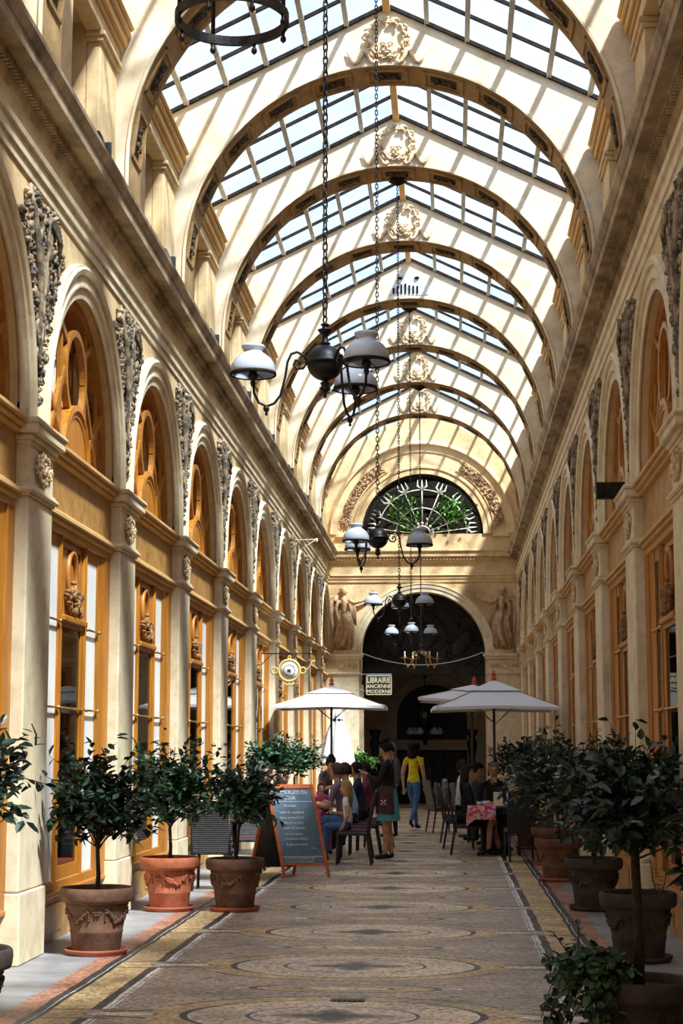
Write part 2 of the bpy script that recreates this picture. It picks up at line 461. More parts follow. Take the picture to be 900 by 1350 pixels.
def arcade_wall(side):
    """spandrel wall over all bays with the arch openings cut and their reveals"""
    mb = MB(); f = smap(side)
    for k in range(-4, 9):
        yc = capc(k) + B / 2; y0, y1 = capc(k), min(capc(k + 1), D)
        n = 28; top = 6.10
        P, _ = arcpath(RI, ZC, 0, 180, n, 4.0)
        # from u=+RI to -RI : columns up to top edge
        pts = P
        vs = []; fs = []
        outer = []
        for (u, z) in pts: outer.append((u, top))
        for i in range(len(pts)):
            vs.append(f(yc + pts[i][0], 0, pts[i][1])); vs.append(f(yc + outer[i][0], 0, top))
        for i in range(len(pts) - 1): fs.append([2 * i, 2 * i + 1, 2 * i + 3, 2 * i + 2])
        mb.add(vs, fs)
        for (a, b) in ((y0, yc - RI), (yc + RI, y1)):
            mb.add([f(a, 0, 4.0), f(b, 0, 4.0), f(b, 0, top), f(a, 0, top)], [[0, 1, 2, 3]])
        # reveal
        vs = []; fs = []
        for i, (u, z) in enumerate(pts): vs += [f(yc + u, 0, z), f(yc + u, -.20, z)]
        for i in range(len(pts) - 1): fs.append([2 * i, 2 * i + 1, 2 * i + 3, 2 * i + 2])
        mb.add(vs, fs, 0, True)
        # back filling wall between openings (keeps the shops dark)
        for (a, b) in ((y0, yc - RI), (yc + RI, y1)):
            mb.add([f(a, -.42, 3.9), f(b, -.42, 3.9), f(b, -.42, top), f(a, -.42, top)], [[0, 1, 2, 3]])
    # frieze zone above the arches up to the cornice, then masonry behind
    mb.add([f(Y_A, 0, 6.10), f(D, 0, 6.10), f(D, 0, 6.96), f(Y_A, 0, 6.96)], [[0, 1, 2, 3]])
    x0, x1 = (-.42, -1.6)
    v = [f(a, b, c) for a in (Y_A, D) for b in (-.42, -1.55) for c in (6.10, 6.96)]
    mb.add(v, [(0, 1, 3, 2), (4, 6, 7, 5), (0, 4, 5, 1), (2, 3, 7, 6), (0, 2, 6, 4), (1, 5, 7, 3)])
    mb.add([f(Y_A, 0, 6.96), f(D, 0, 6.96), f(D, -.6, 6.96), f(Y_A, -.6, 6.96)], [[0, 1, 2, 3]])
    o = mb.build('wall_' + side, 'plaster', loc=sloc(side, 0))
    struct(o, f'ochre plastered {side} wall with a row of round arches under the cornice', 'wall')
    # arch rings as a moulded part of the wall
    for k in range(-2, 9):
        yc = capc(k) + B / 2
        r = MB()
        P, N = arcpath(RI, ZC, 0, 180, 28, ZCAP)
        prof = [(0, -.02), (0, .015), (.09, .02), (.10, .045), (.12, .045), (.125, .03), (.21, .035), (.215, .06), (.26, .075), (.285, .05), (.30, .05), (.31, .0)]
        r.sweep(P, N, prof, 0, lambda u, z, p: f(yc + u, p, z), smooth=False)
        r.build('arch_moulding', 'plaster_pale', o)
    # architrave, frieze fillet
    t = MB()
    prof = [(0, 6.07), (.02, 6.07), (.025, 6.15), (.045, 6.155), (.05, 6.25), (.075, 6.26), (.085, 6.30), (.02, 6.31), (0, 6.32)]
    def ext(t, prof, m=0, a=Y_A, b=D):
        vs = [f(a, p, z) for p, z in prof] + [f(b, p, z) for p, z in prof]; n = len(prof)
        t.add(vs, [[i, i + 1, n + i + 1, n + i] for i in range(n - 1)], m)
    ext(t, prof)
    struct(t.build('trim_1' if side == 'left' else 'trim_2', 'plaster_pale', loc=sloc(side, 0)), f'double banded architrave moulding above the {side} arches', 'moulding')
    t = MB()
    ext(t, [(0, 6.55), (.015, 6.56), (.03, 6.60), (.035, 6.625)])
    ext(t, [(.035, 6.625), (.04, 6.70), (.09, 6.705), (.10, 6.715)], 0)
    ext(t, [(.10, 6.715), (.215, 6.70), (.22, 6.70), (.225, 6.79)])
    ext(t, [(.225, 6.79), (.24, 6.80), (.275, 6.865), (.28, 6.90), (.24, 6.915), (-.2, 6.97)])
    y = 6.0
    while y < D:
        v = [f(a, b, c) for a in (y, y + .035) for b in (.03, .085) for c in (6.635, 6.70)]
        t.add(v, [(0, 1, 3, 2), (4, 6, 7, 5), (0, 4, 5, 1), (2, 3, 7, 6), (0, 2, 6, 4), (1, 5, 7, 3)])
        y += .07
    struct(t.build('trim_3' if side == 'left' else 'trim_4', 'cornice_stone', loc=sloc(side, 0)), f'weathered projecting cornice with dentils along the {side} wall', 'cornice')
    # outer shell of the shops
    t = MB()
    v = [f(a, b, c) for a in (Y_A, D) for b in (-1.35, -1.55) for c in (0, 6.2)]
    t.add(v, [(0, 1, 3, 2), (4, 6, 7, 5), (0, 4, 5, 1), (2, 3, 7, 6), (0, 2, 6, 4), (1, 5, 7, 3)])
    v = [f(a, b, c) for a in (Y_A, D) for b in (-.19, -1.4) for c in (3.86, 3.92)]
    t.add(v, [(0, 1, 3, 2), (4, 6, 7, 5), (0, 4, 5, 1), (2, 3, 7, 6), (0, 2, 6, 4), (1, 5, 7, 3)])
    v = [f(a, b, c) for a in (Y_A, D) for b in (-.19, -1.4) for c in (-.05, 0.004)]
    t.add(v, [(0, 1, 3, 2), (4, 6, 7, 5), (0, 4, 5, 1), (2, 3, 7, 6), (0, 2, 6, 4), (1, 5, 7, 3)])
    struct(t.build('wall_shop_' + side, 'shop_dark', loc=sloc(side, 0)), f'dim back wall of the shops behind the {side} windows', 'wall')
for sd in SIDES: arcade_wall(sd)

# ---- pilasters
def make_pilaster(side):
    f = smap(side); o = thing('pilaster', '', 'pilaster', sloc(side, 0))
    def bx(mb, u0, u1, p0, p1, z0, z1, bev=.012):
        mb.box(p0, p1, u0, u1, z0, z1, 0, None, bev)
    def fin(mb, name, mat):
        if side == 'right': mb.map(lambda x, y, z: (-x, y, z))
        return mb.build(name, mat, o)
    m = MB(); bx(m, -.412, .412, -.22, .084, 0, .53, .01); fin(m, 'base', 'plaster_pale')
    m = MB(); bx(m, -.40, .40, -.22, .07, .535, 3.53, .012); fin(m, 'shaft', 'plaster_pale')
    m = MB()
    bx(m, -.42, .42, -.22, .085, 3.53, 3.555, .005); bx(m, -.445, .445, -.22, .115, 3.555, 3.60, .015); bx(m, -.42, .42, -.22, .09, 3.60, 3.625, .005)
    bx(m, -.40, .40, -.22, .07, 3.625, 3.94, .006)
    bx(m, -.415, .415, -.22, .085, 3.93, 3.965, .006); bx(m, -.44, .44, -.22, .11, 3.965, 4.01, .012); bx(m, -.485, .485, -.22, .15, 4.01, 4.085, .008); bx(m, -.505, .505, -.22, .17, 4.085, 4.13, .015)
    fin(m, 'capital', 'plaster_pale')
    m = MB(); rg = random.Random(5 if side == 'left' else 6)
    pts = []
    for i in range(110):
        a = rg.uniform(0, 2 * PI); q = rg.random() ** .6
        pts.append((math.cos(a) * q * .28, 3.79 + math.sin(a) * q * .13 * (1 - .3 * abs(math.cos(a)))))
    for i in range(8): pts.append((rg.uniform(-.05, .05), rg.uniform(3.65, 3.7)))
    leafy(m, pts, rg, .030, .028)
    m.map(lambda x, y, z: (.07 + y, x, z))
    fin(m, 'floral_carving', 'relief_cream')
    return o
for sd in SIDES:
    src = make_pilaster(sd)
    for k in range(-3, 9):
        n = k
        if k >= 0: lab = f'{ORD[k]} cream pilaster with carved capital on the {sd} wall, counting from the camera end'
        else: lab = f'cream {sd} pilaster nearer than the frame edge, {ORD[-k - 1]} before the first visible one'
        o = src if k == -3 else dup(src, (0, 0, 0))
        o.location = sloc(sd, capc(k)); o['label'] = lab; o['group'] = f'pilasters along the {sd} wall'

# ---- shopfronts
def bar(mb, a, b, w, d, m=0):
    """bar in (u,z) plane from a to b, width w, from proj d0 to d1; stored (p,u,z)"""
    ax, az = a; bx_, bz = b; dx, dz = bx_ - ax, bz - az; L = math.hypot(dx, dz); nx, nz = -dz / L * w / 2, dx / L * w / 2
    q = [(ax + nx, az + nz), (bx_ + nx, bz + nz), (bx_ - nx, bz - nz), (ax - nx, az - nz)]
    mb.prism([(p[0], p[1]) for p in q], d[0], d[1], 'x', m)
def make_shop(side):
    o = thing('window_1', '', 'shopfront', sloc(side, 0), kind='structure')
    def fin(mb, name, mat, par=None):
        if side == 'right': mb.map(lambda x, y, z: (-x, y, z))
        return mb.build(name, mat, par or o)
    m = MB()   # entablature between the pilasters
    E = 1.455
    for p1, z0, z1 in ((-.03, 3.98, 4.01), (.02, 4.01, 4.05), (.055, 4.05, 4.09), (.085, 4.09, 4.13)): m.box(-.42, p1, -E, E, z0, z1, 0, None, .008)
    fin(m, 'cornice_moulding', 'plaster_deep')
    m = MB(); m.box(-.2, -.03, -E, E, 3.62, 3.985); fin(m, 'fascia_panel', 'marbled_panel')
    m = MB()
    for p1, z0, z1 in ((-.02, 3.57, 3.62), (.03, 3.54, 3.58), (.0, 3.50, 3.54), (-.04, 3.44, 3.50)): m.box(-.2, p1, -E, E, z0, z1, 0, None, .006)
    fin(m, 'lintel_moulding', 'plaster_deep')
    m = MB()   # wooden frame
    for sg in (-1, 1):
        m.prism([(-.2, sg * 1.455), (-.03, sg * 1.455), (-.075, sg * 1.05), (-.2, sg * 1.05)], .40, 3.44, 'z')
        m.box(-.2, -.035, sg * 1.26, sg * 1.30, .40, 3.44, 0, None, .006)
        m.box(-.19, -.068, sg * .455, sg * .56, .42, 3.44, 0, None, .008)
        m.box(-.19, -.055, sg * .49, sg * .525, .42, 3.44, 0, None, .006)
        m.box(-.18, -.08, sg * .56, sg * 1.05, 3.33, 3.44, 0)
    m.box(-.2, -.06, -1.06, 1.06, .40, .49, 0, None, .01); m.box(-.2, -.02, -1.455, 1.455, .37, .41, 0, None, .008)
    m.box(-.18, -.07, -.46, .46, 2.66, 2.70, 0); m.box(-.18, -.03, -.47, .47, 2.70, 2.755, 0, None, .01)
    for sg in (-1, 1): m.box(-.16, -.072, sg * .38, sg * .46, .49, 2.66, 0, None, .006)
    m.box(-.16, -.072, -.38, .38, .49, .60, 0)
    fin(m, 'frame', 'orange_wood')
    m = MB(); m.box(-.2, -.07, -1.455, 1.455, 0, .375); m.box(-.2, -.055, -1.0, -.2, .07, .31, 0, None, .01); m.box(-.2, -.055, .2, 1.0, .07, .31, 0, None, .01)
    fin(m, 'plinth_panel', 'marbled_panel')
    m = MB(); m.box(-.17, -.1, -.46, .46, 2.75, 3.44); m.box(-.17, -.085, -.40, -.36, 2.79, 3.40); m.box(-.17, -.085, .36, .40, 2.79, 3.40); m.box(-.17, -.085, -.4, .4, 3.36, 3.40)
    pn = fin(m, 'wreath_panel', 'frame_wood')
    m = MB(); rg = random.Random(3)
    m.tube([(-.085, .17 * math.cos(q * PI / 12), 3.13 + .21 * math.sin(q * PI / 12)) for q in range(24)], .028, 6, 0, closed=True)
    fin(m, 'oval_ring', 'frame_wood', pn)
    m = MB(); pts = [(rg.gauss(0, .11), 2.93 + rg.gauss(0, .055)) for i in range(60)]
    leafy(m, pts, rg, .042, .06); m.map(lambda x, y, z: (-.09 + y, x, z))
    fin(m, 'flower_carving', 'relief_wood', pn)
    for z in (2.69, 1.95):
        for sg in (-1, 1):
            if z == 2.69 or True:
                m = MB(); m.tube([(-.05, sg * .555, z), (-.05, sg * 1.07, z)], .011, 6); m.ell((-.05, sg * 1.07, z), (.02, .02, .02)); m.ell((-.05, sg * .56, z), (.02, .02, .02))
                fin(m, 'glazing_bar', 'brass')
    m = MB(); m.tube([(-.06, -.46, 1.95), (-.06, .46, 1.95)], .011, 6); fin(m, 'glazing_bar', 'brass')
    for sg in (-1, 1):
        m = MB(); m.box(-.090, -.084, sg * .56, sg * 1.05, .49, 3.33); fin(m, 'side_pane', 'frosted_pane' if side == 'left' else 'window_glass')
        m = MB(); m.box(-.099, -.095, sg * .55, sg * 1.06, .42, 3.34); fin(m, 'blind', 'blind' if side == 'left' else 'shop_dark')  # right side: no blind, dark sheet standing in for the unlit shop
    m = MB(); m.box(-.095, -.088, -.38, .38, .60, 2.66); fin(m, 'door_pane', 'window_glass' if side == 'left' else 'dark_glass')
    return o
n_win = 0
for sd in SIDES:
    src = make_shop(sd)
    for k in range(-3, 9):
        o = src if k == -3 else dup(src, (0, 0, 0))
        o.location = sloc(sd, capc(k) + B / 2)
        n_win += 1; o.name = f'window_{n_win}'
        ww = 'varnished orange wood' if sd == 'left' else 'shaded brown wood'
        o['label'] = f'{ww} shopfront between {ORD[k]} and {ORD[k+1]} {sd} pilasters in view' if k >= 0 else f'{ww} shopfront on the {sd} wall outside the frame, {ORD[-k-1]} before the view'
        o['group'] = f'shopfronts on the {sd} wall'

def make_lunette(side):
    o = thing('window_1', '', 'arched window', sloc(side, 0), kind='structure')
    def fin(mb, name, mat, par=None):
        if side == 'right': mb.map(lambda x, y, z: (-x, y, z))
        return mb.build(name, mat, par or o)
    d = (-.36, -.27)
    m = MB(); P, N = arcpath(RI, ZC, 0, 180, 28, ZCAP)
    m.sweep(P, N, [(.0, -.20), (.0, -.08), (-.05, -.08), (-.06, -.10), (-.09, -.10), (-.09, -.20)], 0, lambda u, z, p: (p, u, z))
    m.box(-.20, -.08, -1.38, 1.38, ZCAP, ZCAP + .09)
    fin(m, 'frame', 'orange_wood')
    m = MB()
    for u in (-1.06, 1.06): m.box(-.145, -.11, u - .03, u + .03, ZCAP + .05, ZC + math.sqrt(RI ** 2 - u * u) - .05, 0, None, .01)
    for u in (-.5, .5): m.box(-.15, -.10, u - .028, u + .028, ZCAP + .05, ZC + math.sqrt(RI ** 2 - u * u) - .05, 0, None, .01)
    fin(m, 'mullion', 'orange_wood')
    m = MB()
    P, N = arcpath(.40, 4.95, 0, 360, 36)
    m.sweep(P, N, [(.03, -.135), (.03, -.075), (-.03, -.075), (-.03, -.135), (.03, -.135)], 0, lambda u, z, p: (p, u, z), smooth=False)
    fin(m, 'ring', 'orange_wood')
    m = MB()
    for a, b in (((-.38, 4.98), (-1.0, 4.2)), ((.38, 4.98), (1.0, 4.2)), ((-1.25, 4.85), (-.42, 4.25)), ((1.25, 4.85), (.42, 4.25)), ((-.32, 5.2), (-.75, 5.42)), ((.32, 5.2), (.75, 5.42))): bar(m, a, b, .06, (-.13, -.085))
    fin(m, 'diagonal_bar', 'orange_wood')
    m = MB()
    P, N = arcpath(.52, 4.13, 0, 180, 20)
    m.sweep(P, N, [(.03, -.17), (.03, -.05), (-.02, -.04), (-.05, -.06), (-.08, -.06), (-.08, -.17)], 0, lambda u, z, p: (p, u, z))
    m.add([(-.07, 0, 4.13)] + [(-.07, p[0], p[1]) for p in P], [[0, i + 1, i + 2] for i in range(len(P) - 1)])
    fin(m, 'half_round_panel', 'orange_wood')
    m = MB(); P, N = arcpath(RI - .05, ZC, 0, 180, 28, ZCAP)
    m.add([(-.188, 0, ZC)] + [(-.188, p[0], p[1]) for p in P], [[0, i + 1, i + 2] for i in range(len(P) - 1)])
    m.add([(-.188, -RI + .05, ZCAP), (-.188, 0, ZC), (-.188, RI - .05, ZCAP)], [[0, 1, 2]])
    fin(m, 'pane', 'dark_glass')
    return o
for sd in SIDES:
    src = make_lunette(sd)
    for k in range(-3, 9):
        o = src if k == -3 else dup(src, (0, 0, 0))
        o.location = sloc(sd, capc(k) + B / 2)
        n_win += 1; o.name = f'window_{n_win}'
        o['label'] = f'round headed upper window with ring and diagonal bars above the {ORD[k]} {sd} shopfront in view' if k >= 0 else f'round headed upper window on the {sd} wall outside the frame, {ORD[-k-1]} before the view'
        o['group'] = f'arched windows on the {sd} wall'

# ---- spandrel carvings
def make_spandrel(side, seed):
    m = MB(); rg = random.Random(seed)
    def ok(u, z):
        if z > 5.98 or abs(u) > .78: return False
        for c in (-B / 2, B / 2):
            if math.hypot(u - c, max(0, z - ZC)) < RO + .06: return False
        return z > 4.3
    pts = []
    while len(pts) < 850:
        u, z = rg.uniform(-.8, .8), rg.uniform(4.3, 6.0)
        lim = .07 + .72 * max(0, (z - 4.5) / 1.3) ** 1.2
        if z > 5.75: lim *= .55
        if ok(u, z) and abs(u + .04) < lim: pts.append((u, z))
    leafy(m, pts, rg, .042, .055)
    # trophies: winged staff, shields, horn of plenty
    m.tube([(.10 - .03 * q, .07, 5.9 - .16 * q) for q in range(9)], [.014] * 9, 8)
    m.tube([(.10 - .25 * (q / 20) + .07 * math.sin(q * .9), .06 + .015 * math.cos(q * .9), 5.75 - .055 * q) for q in range(21)], .018, 6)
    m.tube([(-.10 - .10 * (q / 20) - .07 * math.sin(q * .9), .06, 5.75 - .055 * q) for q in range(21)], .018, 6)
    m.ell((.02, .05, 5.35), (.10, .04, .17)); m.ell((-.05, .05, 5.02), (.07, .03, .12)); m.ell((.12, .05, 5.62), (.09, .04, .12))
    m.tube([(-.52, .05, 5.98), (-.42, .07, 5.78), (-.30, .08, 5.5), (-.22, .08, 5.2), (-.16, .07, 4.9), (-.1, .05, 4.62)], [.010, .026, .036, .030, .022, .012], 8)
    for q in range(7):
        m.tube([(.10, .08, 5.86), (.2 + q * .03, .10, 5.92 - q * .03), (.34 + q * .01, .07, 5.90 - q * .055)], [.02, .02, .006], 5)
    f = smap(side)
    m.map(lambda x, y, z: f(x, y, z))
    return m.build('spandrel_relief', 'relief_grey', loc=sloc(side, 0))
for sd in SIDES:
    src = [make_spandrel(sd, 11), make_spandrel(sd, 12)]
    for i, q in enumerate(src):
        pass
    for k in range(-1, 9):
        j = k % 2
        if k in (0, -1): o = src[j]
        else: o = dup(src[j], (0, 0, 0))
        o.location = sloc(sd, capc(k))
        tag(o, f'carved trophy relief above the {ORD[k]} {sd} pilaster in view' if k >= 0 else f'carved trophy relief on the {sd} wall just before the first pilaster in view', 'relief', f'spandrel carvings on the {sd} wall')

# ---- attic walls with clerestory recesses
ATT = 2.76; ATZ = 9.50
def attic(side):
    sg = SIDES[side]; m = MB()
    def bx(y0, y1, a0, a1, z0, z1, mt=0, bev=0):
        m.box(sg * a0, sg * a1, y0, y1, z0, z1, mt, None, bev)
    for k in range(-4, 9):
        y0 = capc(k); y1 = min(capc(k + 1), D); yc = capc(k) + B / 2
        hw = .60
        bx(y0, yc - hw, ATT, 3.1, 6.9, ATZ)
        bx(yc + hw, y1, ATT, 3.1, 6.9, ATZ)
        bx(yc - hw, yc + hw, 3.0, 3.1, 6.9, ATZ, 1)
        bx(yc - hw, yc + hw, ATT, 3.1, 8.62, ATZ)
        # window inside the recess
        for u in (-.42, 0, .42): bx(yc + u - .03, yc + u + .03, 2.95, 3.0, 6.95, 8.6, 2)
        for z in (7.2, 7.9, 8.5): bx(yc - hw, yc + hw, 2.955, 3.0, z - .02, z + .02, 2)
        # piers with caps on each side of the recess
        for s2 in (-1, 1):
            ya, yb = yc + s2 * hw, yc + s2 * 1.42
            bx(ya, yb, 2.62, ATT, 6.95, 8.42, 0, .01)
            bx(ya - s2 * .03, yb, 2.59, ATT, 8.42, 8.47, 0, .008); bx(ya - s2 * .05, yb, 2.565, ATT, 8.47, 8.52, 0, .01)
        if k < 8 or True:
            ya, yb = yc - 1.46, yc + 1.46
            bx(ya, yb, 2.60, ATT, 8.52, 8.68, 0, .01)
            bx(ya, yb, 2.57, ATT, 8.68, 8.73, 3, .008); bx(ya - .02, yb + .02, 2.53, ATT, 8.73, 8.83, 3, .012); bx(ya - .03, yb + .03, 2.49, ATT, 8.83, 8.90, 3, .02); bx(ya - .04, yb + .04, 2.46, ATT, 8.90, 8.96, 3, .02)
    m.box(sg * 2.5, sg * 3.1, Y_A, D, 6.86, 6.95)
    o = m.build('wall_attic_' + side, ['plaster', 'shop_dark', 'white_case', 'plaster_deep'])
    struct(o, f'{side} attic wall above the cornice with piers and recessed openings', 'wall')
for sd in SIDES: attic(sd)

# ---- roof arches
RR = 2.50; RZ = 7.53; GA = 10.78; GS = .49; TH = .33
def make_rib(broken=False):
    o = thing('roof_arch', '', 'arch')
    m = MB(); n = 40
    P, N = arcpath(RR, RZ, 0, 180, n, 6.93)
    def outer(u):
        return GA - GS * abs(u)
    # faces front/back
    for y, fl in ((-TH, 0), (TH, 1)):
        vs = []; fs = []
        for (u, z) in P:
            vs.append((u, y, z)); vs.append((u, y, outer(u)))
        for i in range(len(P) - 1):
            a = [2 * i, 2 * i + 1, 2 * i + 3, 2 * i + 2]; fs.append(a)
        # split ridge exactly
        m.add(vs, fs, 0)
        for sg in (-1, 1):
            m.add([(sg * RR, y, 6.93), (sg * 2.76, y, 6.93), (sg * 2.76, y, outer(2.76)), (sg * RR, y, outer(RR))], [[0, 1, 2, 3]])
    # soffit
    vs = []; fs = []
    for (u, z) in P: vs += [(u, -TH, z), (u, TH, z)]
    for i in range(len(P) - 1): fs.append([2 * i, 2 * i + 1, 2 * i + 3, 2 * i + 2])
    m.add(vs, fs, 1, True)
    # top
    vs = []; fs = []
    for u in (-2.76, 0, 2.76): vs += [(u, -TH, outer(u)), (u, TH, outer(u))]
    m.add(vs, [[0, 1, 3, 2], [2, 3, 5, 4]])
    # front edge bead
    m.sweep(P, N, [(0, -TH - .0), (.0, -TH - .018), (.03, -TH - .022), (.045, -TH)], 0, lambda u, z, p: (u, p, z))
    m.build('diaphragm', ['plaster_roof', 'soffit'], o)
    # lead flashing under the glass
    m = MB()
    for sg in (-1, 1):
        m.prism([(0, GA + .05), (0, GA - .0), (sg * 2.74, outer(2.74) - .0), (sg * 2.74, outer(2.74) + .05)], -TH - .05, -TH + .02)
    m.build('flashing', 'dark_metal', o)
    # coffers along the soffit
    m = MB(); t = .27
    def coffer():
        c = MB()
        for (x0, x1, y0, y1) in ((-t, t, -.24, -.19), (-t, t, .19, .24), (-t, -t + .05, -.24, .24), (t - .05, t, -.24, .24)):
            c.box(x0, x1, y0, y1, -.035, .02, 0, None, .01)
        return c
    rg = random.Random(21)
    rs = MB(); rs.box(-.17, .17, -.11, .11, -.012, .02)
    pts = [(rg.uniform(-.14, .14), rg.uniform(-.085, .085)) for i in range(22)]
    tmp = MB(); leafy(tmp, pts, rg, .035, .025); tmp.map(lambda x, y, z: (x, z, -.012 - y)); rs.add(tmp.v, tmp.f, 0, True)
    first = None; ro = None
    for i in range(-5, 6):
        a = math.radians(90 + i * 16.4 )
        loc = ((RR - .0) * math.cos(a), 0, RZ + (RR - .0) * math.sin(a)); rot = (0, -(a - PI / 2), 0)
        if first is None:
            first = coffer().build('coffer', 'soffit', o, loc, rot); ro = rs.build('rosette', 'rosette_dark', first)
            continue
        c = first.copy(); COL.objects.link(c); c.parent = o; c.location = loc; c.rotation_euler = rot
        r = ro.copy(); COL.objects.link(r); r.parent = c
    # wreath with mask and ribbons on the front face
    yf = -TH; zc = 10.37
    if not broken:
        m = MB(); rg = random.Random(9)
        for i in range(110):
            a = rg.uniform(0, 2 * PI); q = .245 + rg.uniform(-.045, .045)
            L = rg.uniform(.03, .05)
            M = Matrix.Rotation(-(a + PI / 2) + rg.uniform(-.5, .5), 4, 'Y')
            m.ell((q * math.cos(a), yf - rg.uniform(.02, .05), zc + q * math.sin(a)), (L, .02, L * .4), M, 0, 6, 4)
        m.build('laurel_wreath', 'relief_cream', o)
        m = MB()
        m.ell((0, yf - .02, zc - .13), (.085, .05, .095), None, 0, 12, 8)
        for s2 in (-1, 1):
            m.ell((s2 * .035, yf - .065, zc - .10), (.022, .02, .014)); m.tube([(s2 * .01, yf - .06, zc - .075), (s2 * .05, yf - .07, zc - .06), (s2 * .085, yf - .04, zc - .08)], .012, 6)
            m.ell((s2 * .03, yf - .06, zc - .165), (.035, .025, .02))
            m.tube([(s2 * .03, yf - .04, zc - .22), (s2 * .09, yf - .05, zc - .25), (s2 * .12, yf - .03, zc - .22)], .015, 6)
        m.ell((0, yf - .075, zc - .125), (.014, .03, .03)); m.tube([(-.03, yf - .065, zc - .19), (0, yf - .075, zc - .195), (.03, yf - .065, zc - .19)], .01, 6)
        m.build('mask', 'relief_cream', o)
        m = MB()
        for s2 in (-1, 1):
            pts = [(s2 * (.12 + .035 * q), yf - .03, zc - .24 + .085 * math.sin(q * .95 + 3.6)) for q in range(12)]
            m.tube(pts, [.03] * 10 + [.02, .008], 6)
        m.build('ribbon', 'relief_cream', o)
    else:
        m = MB(); rg = random.Random(4)
        poly = [(-.36, 10.12), (-.3, 10.28), (-.2, 10.36), (-.12, 10.50), (0, 10.56), (.12, 10.52), (.2, 10.42), (.34, 10.34), (.42, 10.2), (.38, 10.1), (.1, 10.09), (-.2, 10.08)]
        m.prism(poly, yf - .012, yf + .01)
        m.build('bare_plaster_patch', 'render_blue', o)
        m = MB()
        for i in range(7): m.box(-.30 + i * .075, -.265 + i * .075, yf - .03, yf, 10.12, 10.22 + .03 * min(i, 6 - i) + rg.uniform(0, .05))
        for s2 in (-1, 1):
            m.ell((s2 * .16, yf - .03, 10.42), (.05, .03, .03))
        m.build('broken_lath', 'dark_metal', o)
    return o
rib = make_rib(); ribb = make_rib(True)
RK = list(range(-3, 9))
for i, k in enumerate(RK):
    if k == 5: o = ribb
    elif k == -3: o = rib
    else: o = dup(rib, (0, 0, 0))
    o.location = (0, capc(k), 0)
    if k == 5: lab = 'roof arch whose wreath is lost, showing bluish bare plaster and broken laths'
    elif k >= 2: lab = f'{ORD[k-2]} roof arch from the camera with crown in view, laurel wreath and mask'
    else: lab = f'roof arch overhead, {ORD[1-k]} back from the first whose crown is in view'
    tag(o, lab, 'arch', 'arches carrying the glass roof')

# ---- glass roof, one skylight per bay
def make_sky():
    o = thing('window_1', '', 'skylight', kind='structure')
    y0, y1 = TH - .02, B - TH + .02
    off = .07
    sz = lambda u: GA + off - GS * abs(u)
    m = MB()
    for sg in (-1, 1): m.add([(0, y0, sz(0)), (sg * 2.85, y0, sz(2.85)), (sg * 2.85, y1, sz(2.85)), (0, y1, sz(0))], [[0, 1, 2, 3]])
    m.build('glass', 'roof_glass', o)
    for i in range(1, 4):
        y = y0 + (y1 - y0) * i / 4
        m = MB()
        for sg in (-1, 1): m.prism([(0, sz(0) - .01), (0, sz(0) - .06), (sg * 2.8, sz(2.8) - .06), (sg * 2.8, sz(2.8) - .01)], y - .016, y + .016)
        m.build('rafter', 'dark_metal', o)
    for sg in (-1, 1):
        for i in range(1, 6):
            u = .50 * i
            m = MB(); m.prism([(sg * (u - .03), sz(u) - .06), (sg * (u + .03), sz(u) - .075), (sg * (u + .03), sz(u) - .03), (sg * (u - .03), sz(u) - .015)], y0, y1)
            m.build('purlin', 'purlin_paint', o)
    m = MB(); m.box(-.045, .045, y0, y1, sz(0) - .14, sz(0) - .02); m.build('ridge_beam', 'plaster_deep', o)
    return o
src = make_sky()
for k in range(-3, 9):
    o = src if k == -3 else dup(src, (0, 0, 0))
    o.location = (0, capc(k), 0); n_win += 1; o.name = f'window_{n_win}'
    o['label'] = f'gabled skylight of frosted panes behind the {ORD[k-2]} roof arch whose crown is in view' if k >= 2 else f'gabled skylight overhead, {ORD[1-k]} before the first roof arch whose crown is in view'
    o['group'] = 'skylights of the glass roof'
# roof strips over the arches (cover the gaps between skylights)

m = MB(); m.box(-3.1, 3.1, Y_A - .2, Y_A, 0, 11)  # added panel out of view, keeps daylight from entering at the open end
struct(m.build('wall_back', 'plaster'), 'plastered wall closing the gallery behind the camera', 'wall')
